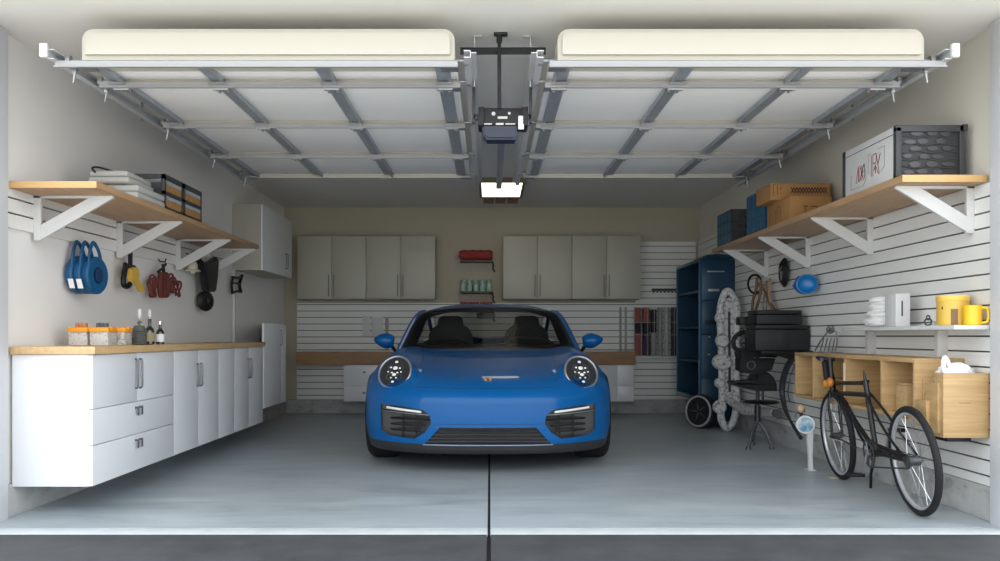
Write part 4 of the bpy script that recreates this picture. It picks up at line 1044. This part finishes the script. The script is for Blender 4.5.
# white mottled rack in the corner
t = thing('foam_rack_frame', 'tall mottled white lobed frame with a long low arm along right wall', 'rack frame', (2.33, 8.4, 0))
YW = 8.42; w_ = lambda px, py, dy=0: P(px, py, YW+dy)
mb = MB(); mb.tube(spline([w_(722,404), w_(722,380), w_(721,340), w_(720,312), w_(723,297), w_(727,291), w_(732,295), w_(737,308), w_(736,330), w_(736,370), w_(737,404)], 6), .034, 10); mb.build('upright_loop', M_mottle, t)
mb = MB(); mb.prism([w_(*p) for p in ((724,300),(731,297),(735,310),(735,400),(724,404))], (0, .03, 0), .004); mb.build('centre_web', M_mottle, t)
mb = MB(); mb.prism([w_(*p, -.006) for p in ((728,312),(730.5,311),(731,392),(728.5,392))], (0, .005, 0), .001); mb.build('dark_slot', M_gapd, t)
for px, py, r, sx in ((720,318,.052,1), (722,341,.066,1), (722,362,.078,1.25), (719.5,383,.05,1), (719.5,407,.066,1)):
    c = w_(px, py, -.02); mb = MB(); mb.lathe([(.01,-.035),(r*.8,-.035),(r,-.015),(r,.015),(r*.8,.035),(.01,.035)], c, (0,1,0), 24, sx); mb.build('lobe', M_mottle, t)
mb = MB(); mb.tube(spline([w_(722,404), w_(721,418), w_(727,428.5), w_(734,420), w_(737,402)], 6), .036, 10); mb.build('foot_loop', M_mottle, t)
mb = MB(); mb.tube(spline([w_(727,396), w_(735,404), PX(745,410,2.40), PX(765,412.5,2.40), PX(776,413.5,2.40)], 6), .046, 10); mb.build('low_arm', M_mottle, t)
MB().cyl(PX(775.5,413.4,2.40), PX(777.5,413.8,2.40), .041, n=16).build('end_cap', M_dksteel, t)

# black swivel stool
t = thing('swivel_stool', 'black post stool with stacked black pads on a three-legged chrome base', 'stool', (2.24, 7.2, 0))
sx, sy = 2.245, 7.2
mb = MB(); mb.cyl((sx, sy, .20), (sx, sy, .80), .016, n=12); mb.cyl((sx, sy, .22), (sx, sy, .36), .026, n=12); mb.cyl((sx+.05, sy+.02, .36), (sx+.05, sy+.02, .66), .010, n=10)
mb.build('post', M_bmetal, t)
for fx, fy in ((2.145, 7.12), (2.345, 7.14), (2.27, 7.42)):
    mb = MB(); mb.tube([(sx, sy, .235), ((sx+fx)/2, (sy+fy)/2, .16), (fx, fy, .02)], .013, 8); mb.cyl((fx, fy, 0), (fx, fy, .022), .026, .018, n=14); mb.build('leg', M_dksteel, t)
mb = MB(); mb.tube([(2.20, 7.17, .14), (2.29, 7.17, .14)], .008, 6); mb.build('brace', M_dksteel, t)
mb = MB(); mb.lathe([(.02,-.012),(.13,-.010),(.15,0),(.13,.012),(.02,.016)], (sx+.03, sy, .385), n=32); mb.build('foot_disc', M_black, t)
sxp = [(2.02,.545),(2.03,.560),(2.13,.565),(2.20,.575),(2.22,.625),(2.30,.64),(2.345,.60),(2.37,.54),(2.37,.485),(2.20,.485),(2.08,.515)]
MB().prism([(a, 7.07, b) for a, b in sxp], (0, .28, 0), .02).build('seat', M_black, t)
mb = MB(); mb.prism([(a, 7.08, b) for a, b in ((2.09,.74),(2.20,.765),(2.36,.76),(2.44,.80),(2.46,.845),(2.30,.83),(2.10,.84),(2.07,.80))][::-1], (0, .22, 0), .015); mb.build('upper_pad', M_black, t)
mb = MB(); mb.prism([(a, 7.07, b) for a, b in ((2.07,.655),(2.12,.63),(2.22,.625),(2.33,.66),(2.36,.755),(2.07,.755))], (0, .2, 0), .02); mb.build('side_pad', M_black, t)
mb = MB(); mb.ring((2.15, 7.06, .70), (0,1,0), .032, .006, 20); mb.build('knob_ring', M_dksteel, t)
mb = MB(); mb.ring((2.135, 7.15, .885), (.15,1,0), .088, .019, 32, 8, 1.2); mb.build('arm_loop', M_black, t)
mb = MB(); mb.ring((2.135, 7.14, .885), (.15,1,0), .042, .009, 24, 8, 1.2); mb.tube([(2.08,7.14,.88),(2.20,7.14,.90)], .010, 6); mb.build('arm_spokes', M_dksteel, t)
MB().box(2.06, 2.16, 7.06, 7.2, 1.03, 1.10, .01).build('head_rest', M_black, t)
mb = MB(); mb.tube([(2.15,7.15,.98),(2.13,7.15,1.04)], .012, 6); mb.build('neck', M_black, t)

def tool_case(x0, x1, y0, y1, z0, z1, label):
    t = thing('tool_case', label, 'case', ((x0+x1)/2, (y0+y1)/2, z0), 'black cases by the right wall')
    mm = mat('charcoal_case_plastic', (.017,.017,.018), .5, spec=.3)
    box('case_body', mm, .018, t, d=(x0, x1, y0, y1, z0, z1-.035))
    box('case_lid', mm, .014, t, d=(x0+.003, x1-.003, y0+.003, y1-.003, z1-.033, z1))
    MB().box((x0+x1)/2-.05, (x0+x1)/2+.05, y0-.003, y0, z0+.03, z1-.06, .003).build('front_rib', mm, t)
    return t
tool_case(2.085, 2.515, 6.74, 7.04, .825, 1.028, 'large charcoal tool case on the wall bracket, underneath the smaller one')
tool_case(2.10, 2.465, 6.76, 7.03, 1.031, 1.145, 'smaller charcoal case on top of the large tool case')
t = thing('wall_bracket', 'black sloping wall bracket carrying the tool cases', 'bracket', (2.45, 6.9, .76))
mb = MB()
for y in (6.82, 6.98): mb.prism([(2.20, y, .822), (RW, y, .822), (RW, y, .74), (2.47, y, .74)], (0, .02, 0), .003)
mb.box(2.15, RW, 6.80, 7.02, .80, .823, .003); mb.build('arm', M_black, t)
# curved black strip
pts = spline([PX(812,352,2.46), PX(800,355,2.46), PX(790,362,2.44), PX(784,376,2.42), PX(782,392,2.42), PX(785,408,2.42), PX(790,420,2.42), PX(797,432,2.42), PX(801,438,2.42)], 8)
mb = MB(); n = len(pts); mb.tube(pts, .02, 8, rr=[.010+.016*math.sin(PI*min(1, i/(n*.75))) if i < n*.75 else .012+.016*(i/n-.75) for i in range(n)])
o = mb.build('curved_strip', mat('dark_curved_rubber', (.025,.03,.035), .4)); tag(o, 'curved black rubber strip arching down beside the wooden cubby', 'strip')
mb = MB(); mb.tube(spline([PX(798,358,2.45), PX(791,375,2.44), PX(788,392,2.44), PX(790,402,2.43)], 5), .006, 6); mb.build('inner_rib', mat('slate_rib', (.08,.10,.13), .4), o)
# blue faced stand
t = thing('pedestal_fan', 'small white stand with blue round face and tan ball on top', 'stand', (2.25, 6.02, 0))
c = Vector((2.215, 6.02, .318)); ax = Vector((-.5, -.86, .05)).normalized()
MB().lathe([(.03,-.05),(.055,-.035),(.066,-.005),(.063,.006),(.05,.008)], c, ax, 32).build('head', M_white, t)
MB().lathe([(.052,.0),(.053,.008),(.02,.012)], c, ax, 32).build('blue_face', ramp_mat('blue_marbled_face', [(.35,(.03,.13,.26)),(.5,(.12,.28,.40)),(.65,(.45,.5,.5))], .3, 14), t)
MB().sphere((2.205, 6.08, .425), .028, (1,1,1.1)).build('tan_ball', mat('tan_ball', (.50,.33,.20), .6), t)
mb = MB(); mb.tube([(2.21, 6.09, .36), (2.205, 6.08, .40)], .012, 8); mb.tube([(2.17,6.10,.36),(2.17,6.10,.40),(2.205,6.09,.45),(2.235,6.10,.40)], .006, 6); mb.build('neck', M_dksteel, t)
mb = MB(); mb.prism([(2.225, 6.0, .27), (2.265, 6.0, .27), (2.262, 6.0, .235), (2.258, 6.0, .10), (2.262, 6.0, 0), (2.232, 6.0, 0), (2.232, 6.0, .12), (2.222, 6.0, .22)], (0, .04, 0), .004); mb.build('post', M_white, t)
mb = MB(); mb.box(2.22, 2.275, 5.98, 6.06, 0, .008, .002); mb.build('foot', M_white, t)

# ------------------------------------------------------------------ wooden cubby on the right wall
xc, XW, cz0, cz1 = 2.25, RW-.001, .492, .82
t = thing('wooden_cubby', 'long pine cubby shelf with open compartments fixed on the right wall', 'cubby', (2.4, 5.4, cz0))
box('top_board', M_pine, .002, t, d=(xc, XW, 4.57, 6.34, cz1-.022, cz1))
box('bottom_board', M_pine, .002, t, d=(xc+.001, XW, 4.57, 6.34, cz0, cz0+.022))
for i, y in enumerate((6.32, 5.98, 5.44, 4.93)): box('divider', M_pinex, .002, t, d=(xc+.001, XW, y, y+.02, cz0+.022, cz1-.022))
box('back_panel', M_pine, 0, t, d=(XW-.014, XW, 4.60, 6.32, cz0+.022, cz1-.022))
box('shelf_insert', M_pine, .002, t, d=(xc+.03, XW, 5.47, 5.96, .64, .655))
pr = [(xc+.002, 4.552, cz0), (XW, 4.552, cz0), (XW, 4.552, cz1-.075)]+[(XW-.16+.16*math.cos(q), 4.552, cz1-.075+.06*math.sin(q)) for q in [PI/2*k/8 for k in range(1, 9)]]+[(xc+.002, 4.552, cz1-.008)]
MB().prism(pr, (0, .02, 0), .001).build('end_board', M_pinex, t)
box('edge_strip', mat('pale_strip_wood', (.72,.60,.42), .5), .001, t, d=(xc-.006, xc+.001, 5.43, 5.455, cz0+.06, cz1-.05))
tt = thing('wooden_block', 'small upright pine block inside the cubby compartment near the bike', 'block', (2.33, 4.80, .514))
box('block_body', M_pinex, .004, tt, d=(2.29, 2.345, 4.72, 4.84, .5145, .665)); box('block_top', M_pine, .003, tt, d=(2.297, 2.338, 4.73, 4.83, .6655, .68))
t = thing('wooden_box', 'square pine box with white tissue showing, nearest the door jamb', 'box', (2.41, 4.42, .42))
bx0, bx1, by0, by1, bz0, bz1 = 2.29, 2.522, 4.335, 4.55, .425, .752
box('front_board', M_pinex, .002, t, d=(bx0, bx1, by0, by0+.014, bz0, bz1))
box('side_board', M_pine, .002, t, d=(bx0, bx0+.014, by0+.0145, by0+.09, bz0, bz1)); box('side_board', M_pine, .002, t, d=(bx1-.014, bx1, by0+.0145, by1, bz0, bz1))
box('stepped_side', M_pine, .002, t, d=(bx0-.012, bx0+.002, by0+.03, by1-.06, bz0+.02, .700)); box('stepped_side', M_pine, .002, t, d=(bx0-.035, bx0-.0125, by0+.10, by1, bz0+.045, .605))
box('bottom_board', M_pine, .002, t, d=(bx0+.0145, bx1-.0145, by0+.0145, by1, bz0, bz0+.014)); box('back_board', M_pine, .002, t, d=(bx0+.003, bx1-.0145, by1-.014, by1, bz0+.015, bz1-.04))
box('groove_line', M_gapd, 0, t, d=(bx0+.08, bx0+.14, by0-.0008, by0, .600, .602))
box('foot_bracket', M_black, .002, t, d=(bx0+.03, bx1-.08, by0+.02, by1, bz0-.022, bz0-.001))
def crumple(name, c, sc, label, cat, seed, m=M_paper, amp=.22, parent=None):
    rnd = random.Random(seed); mb = MB(); r = bmesh.ops.create_icosphere(mb.bm, subdivisions=4, radius=1)
    ph = [(rnd.uniform(2, 7), rnd.uniform(2, 7), rnd.uniform(2, 7), rnd.uniform(0, 6)) for _ in range(9)]
    for v in r['verts']:
        p = v.co.copy(); k = 1+amp*sum(abs(math.sin(a*p.x+b*p.y+g*p.z+d))-.6 for a, b, g, d in ph)/3
        v.co = Vector((p.x*sc[0]*k, p.y*sc[1]*k, max(-.85, p.z*k)*sc[2]))+Vector(c)
    o = mb.build(name, m, parent, ang=50)
    if parent is None: tag(o, label, cat)
    return o
o = crumple('tissue_paper', (2.405, 4.44, .742), (.085, .07, .055), 'crumpled white tissue sticking out of the pine box', 'tissue', 3, amp=.35)
MB().tube(spline([(2.335, 4.40, .74), (2.325, 4.40, .79), (2.333, 4.40, .83), (2.355, 4.40, .79), (2.37, 4.41, .75)]), .012, 8).build('tissue_peak', M_paper, o)
# chrome gadget on the cubby
t = thing('wire_lamp', 'small silver wire gadget with round head standing on the cubby', 'gadget', (2.38, 6.1, .82))
g = lambda px, py: PX(px, py, 2.40)
mb = MB(); mb.tube(spline([g(815,350.5), g(820,342), g(826,334), g(830,330)]), .006, 6); mb.tube(spline([g(835,351), g(837,342), g(836,332), g(830,329)]), .006, 6)
for k in range(4): mb.tube([g(820+4*k,352), g(824+3.6*k,338)], .005, 6)
mb.tube([g(817,346), g(835,347)], .005, 6); mb.build('wire_frame', M_steel, t)
mb = MB(); mb.ring(g(830.5,329.5), (-.5,-1,0), .022, .008, 20); mb.sphere(g(830.5,329.5), .012); mb.build('round_head', M_dksteel, t)
box('base', M_steel, .003, t, d=(2.34, 2.46, 5.98, 6.14, .8205, .828))

# white shelf above the cubby
t = thing('white_shelf', 'slim white shelf above the cubby on two white uprights', 'shelf', (2.43, 5.0, .975))
box('board', M_white, .003, t, d=(2.335, RW-.001, 4.32, 5.70, .973, .995))
for y in (5.64, 4.76): box('upright', M_white, .002, t, d=(2.475, RW-.001, y-.022, y+.022, .821, .9725))
SH = .995
ti = thing('towel_stack', 'rumpled white towels piled on the white shelf', 'towels', (2.42, 5.35, SH))
for k, (dy, zz, sc) in enumerate(((0, .032, (.07,.15,.036)), (-.02, .082, (.066,.13,.032)), (-.03, .128, (.058,.10,.030)), (.01, .165, (.05,.07,.026)))):
    crumple('towel', (2.42, 5.33+dy, SH+zz), sc, '', '', 10+k, parent=ti, amp=.18)
t = thing('paper_dispenser', 'white upright dispenser with a dark vertical slot on the white shelf', 'dispenser', (2.40, 5.03, SH))
box('case', M_white, .006, t, d=(2.355, 2.44, 4.98, 5.12, SH, SH+.192)); box('slot', M_gapd, .001, t, d=(2.388, 2.396, 4.978, 4.981, SH+.06, SH+.15))
t = thing('key_ring', 'small dark metal ring gadget beside the yellow tub', 'gadget', (2.40, 4.70, SH))
mb = MB(); mb.ring((2.40, 4.70, SH+.022), (-.3,-1,0), .018, .005, 20); mb.ring((2.39, 4.68, SH+.045), (.4,-1,0), .012, .004, 16); mb.build('metal_ring', M_dksteel, t); box('tag', M_white, .002, t, d=(2.41, 2.44, 4.66, 4.68, SH, SH+.02))
t = thing('yellow_tub', 'large round yellow tub with lid and brown label on the white shelf', 'tub', (2.43, 4.5, SH))
c = (2.428, 4.50, SH); MB().lathe([(.074,0),(.078,.004),(.078,.128),(.07,.13)], c, n=40).build('tub_body', M_yellow2, t)
MB().lathe([(.079,.126),(.081,.130),(.081,.150),(.076,.157),(.02,.158)], c, n=40).build('lid', mat('yellow_lid', (.78,.52,.10), .35), t)
rows = [[(c[0]+.0785*math.sin(a_), c[1]-.0785*math.cos(a_), SH+z_) for a_ in [-.62+.42*i/6 for i in range(7)]] for z_ in (.002, .085)]
MB().solid_grid(rows, (-.0005, -.0012, 0)).build('brown_label', mat('brown_label', (.20,.11,.05), .6), t)
mb = MB(); mb.sphere((c[0]-.072, c[1]-.03, SH+.09), .008, (.4,.6,1)); mb.build('dark_mark', M_cardl, t)
t = thing('yellow_mug', 'bright yellow ribbed mug next to the big yellow tub', 'mug', (2.46, 4.37, SH))
c = (2.462, 4.375, SH); MB().lathe([(.040,0),(.043,.004),(.044,.098),(.040,.102),(.036,.098),(.036,.02)], c, n=32).build('mug_body', M_yellow, t)
mb = MB(); mb.tube(spline([(2.488, 4.345, SH+.088), (2.512, 4.335, SH+.085), (2.518, 4.333, SH+.05), (2.512, 4.335, SH+.018), (2.488, 4.345, SH+.012)], 5), .007, 8); mb.build('handle', M_yellow, t)
mb = MB(); mb.tube([(2.474, 4.331, SH+.02), (2.474, 4.331, SH+.085)], .004, 6); mb.build('rib', M_orange, t)

# ------------------------------------------------------------------ bicycle
A_ = Vector((2.25, 4.49, 0)); B_ = Vector((2.305, 5.62, 0)); WBASE = (B_-A_).length; D_ = (B_-A_).normalized()
U_ = Vector((-.105, 0, 1)).normalized(); N_ = D_.cross(U_).normalized()
if N_.x < 0: N_ = -N_
def BP(s, h, w=0): return A_+D_*s+U_*h+N_*w
bike = thing('bicycle', 'black bicycle without saddle leaning along the right wall by the cubby', 'bicycle', tuple(BP(WBASE/2, 0)))
WR = .288
def bwheel(s, name, rear):
    c = BP(s, WR+.001)
    w = MB().ring(c, N_, WR-.019, .019, 56, 10).build(name, M_blackr, bike)
    MB().lathe([(WR-.045,-.009),(WR-.032,-.012),(WR-.032,.012),(WR-.045,.009),(WR-.048,0),(WR-.045,-.009)], c, N_, 56).build('rim', mat('bright_rim', (.50,.51,.53), .3, .4), w)
    mb = MB(); u_ = D_; 
    for k in range(28):
        a = 2*PI*k/28; o_ = .28*(1 if k % 4 < 2 else -1); sd = (.028 if k % 2 else -.028)
        p = c+(D_*math.cos(a+o_)+U_*math.sin(a+o_))*.024+N_*sd; q = c+(D_*math.cos(a)+U_*math.sin(a))*(WR-.05); mb.cyl(p, q, .0011, n=4, cap=False)
    mb.build('spokes', M_silver, w)
    mb = MB(); mb.cyl(c-N_*.045, c+N_*.045, .008, n=10); mb.cyl(c-N_*.028, c+N_*.028, .020 if not rear else .026, n=14)
    if rear:
        for k, r in enumerate((.040,.034,.029)): mb.cyl(c-N_*(.034+.004*k), c-N_*(.036+.004*k), r, n=24)
    mb.build('hub', M_dksteel, w)
bwheel(0, 'rear_wheel', True); bwheel(WBASE, 'front_wheel', False)
BB = BP(.50, .262); ST = BP(.63, .70); HT0 = BP(1.125, .575); HT1 = BP(1.125, .70)
mb = MB()
mb.tube([BB, BP(.53,.50), BP(.55,.68)], .0155, 10)                                   # seat tube
mb.tube([BP(.545,.668), BP(1.12,.636)], .013, 10); mb.tube([BP(.54,.598), BP(.85,.585), BP(1.12,.565)], .0155, 10)   # twin top tubes
mb.tube(spline([BP(1.10,.58), BP(.95,.54), BP(.78,.42), BP(.50,.27)], 6), .014, 10); mb.tube(spline([BP(1.05,.57), BP(.88,.49), BP(.72,.33), BP(.52,.25)], 6), .009, 8)   # curved down tube
mb.tube([HT0-U_*.03, HT1], .019, 12)
for w_2 in (-.035, .035):
    mb.tube(spline([BP(.54,.61,w_2*.3), BP(.40,.52,w_2*.8), BP(.22,.40,w_2), BP(0,WR,w_2)], 6), .0075, 8)
    mb.tube([BP(.50,.262,w_2*.7), BP(.25,.28,w_2), BP(0,WR,w_2)], .009, 8)
mb.cyl(BB-N_*.035, BB+N_*.035, .024, n=14)
mb.build('frame', M_bmetal, bike)
mb = MB()
for w_2 in (-.032, .032): mb.tube(spline([BP(1.125,.575,w_2*.6), BP(1.13,.50,w_2), BP(1.13,.38,w_2), BP(WBASE,WR,w_2)], 5), .010, 8)
mb.cyl(BP(1.125,.575,-.03), BP(1.125,.575,.03), .014, n=10); mb.build('fork', M_bmetal, bike)
mb = MB(); mb.tube([BP(.552,.66), BP(.562,.74)], .012, 10, rr=[.012,.004]); mb.cyl(BP(.55,.675,-.02), BP(.55,.675,.02), .009, n=10); mb.build('seat_post', M_bmetal, bike)
mb = MB(); mb.tube([BP(1.125,.69), BP(1.125,.80)], .016, 10); mb.tube([BP(1.125,.79,-.03), BP(1.10,.80,-.07), BP(1.02,.80,-.085)], .012, 8); mb.tube([BP(1.125,.79,.0), BP(1.20,.80,-.02), BP(1.30,.80,-.02)], .012, 8)
mb.tube([BP(1.125,.79,-.03), BP(1.125,.79,.03)], .014, 8); hb = mb.build('handlebar', M_bmetal, bike)
mb = MB(); mb.box(0,0.0001,0,.0001,0,.0001) if False else None
mb.tube([BP(1.14,.66,-.028), BP(1.14,.80,-.030)], .017, 10); mb.build('grip', M_blackr, hb)
mb = MB(); mb.tube([BP(1.165,.675,-.03), BP(1.165,.79,-.032)], .009, 8); mb.build('red_lever', mat('red_grip', (.45,.05,.03), .5), hb)
MB().sphere(BP(1.175,.635,-.02), .028, (.7,1,1)).build('orange_lamp', M_orange, hb)
MB().sphere(BP(1.075,.645,-.03), .032, (.7,1,1)).build('orange_lamp', mat('burnt_orange', (.55,.18,.03), .4), hb)
mb = MB(); mb.lathe([(.068,-.003),(.082,-.002),(.082,.002),(.068,.003),(.068,-.003)], BB-N_*.045, N_, 40); [mb.tube([BB-N_*.045, BB-N_*.045+(D_*math.cos(q)+U_*math.sin(q))*.07], .006, 6) for q in [2*PI*k/5 for k in range(5)]]; cr = mb.build('chainring', M_dksteel, bike)
for sg, a in ((-1, -1.1), (1, 2.04)):
    d_ = D_*math.cos(a)+U_*math.sin(a)*1.0
    mb = MB(); mb.tube([BB+N_*sg*.055, BB+N_*sg*.065+d_*.15], .009, 8); mb.cyl(BB+N_*sg*.03, BB+N_*sg*.06, .014, n=10); c_ = mb.build('crank', M_steel, bike)
    e_ = BB+N_*sg*.065+d_*.15; mb = MB(); mb.box(e_.x-.045+sg*.04, e_.x+.045+sg*.04, e_.y-.025, e_.y+.025, e_.z-.010, e_.z+.010, .004); mb.build('pedal', M_black, c_)
mb = MB(); c0 = BP(0, WR, -.045); mb.tube([BB-N_*.045+U_*.078, c0+U_*.036], .005, 6); mb.tube([BB-N_*.045-U_*.078, c0-U_*.036], .005, 6); mb.build('chain', M_bmetal, bike)
mb = MB(); mb.tube([BP(.30,.33,-.055), BP(.10,.315,-.055), BP(-.02,.305,-.055)], .013, 8); mb.build('chain_guard', M_black, bike)
mb = MB(); mb.tube([BP(.58,.24,.02), BP(.70,.10,.03), BP(.74,.012,.035)], .009, 8); mb.build('kickstand', M_black, bike)
mb = MB(); mb.tube([BP(WBASE,WR,-.05), BP(.92,.29,-.045), BP(.70,.27,-.04)], .005, 6); mb.build('side_rod', M_black, bike)
pts = [BP(.0+ (WR+.012)*math.cos(q), WR+(WR+.012)*math.sin(q)) for q in [.15+ .75*i/10 for i in range(11)]]
o = box('wheel_chock', mat('tan_chock', (.35,.32,.22), .7), .002, d=(2.245, 2.295, 5.655, 5.70, 0, .012)); tag(o, 'small tan wedge on the floor under the front bicycle wheel', 'wedge')
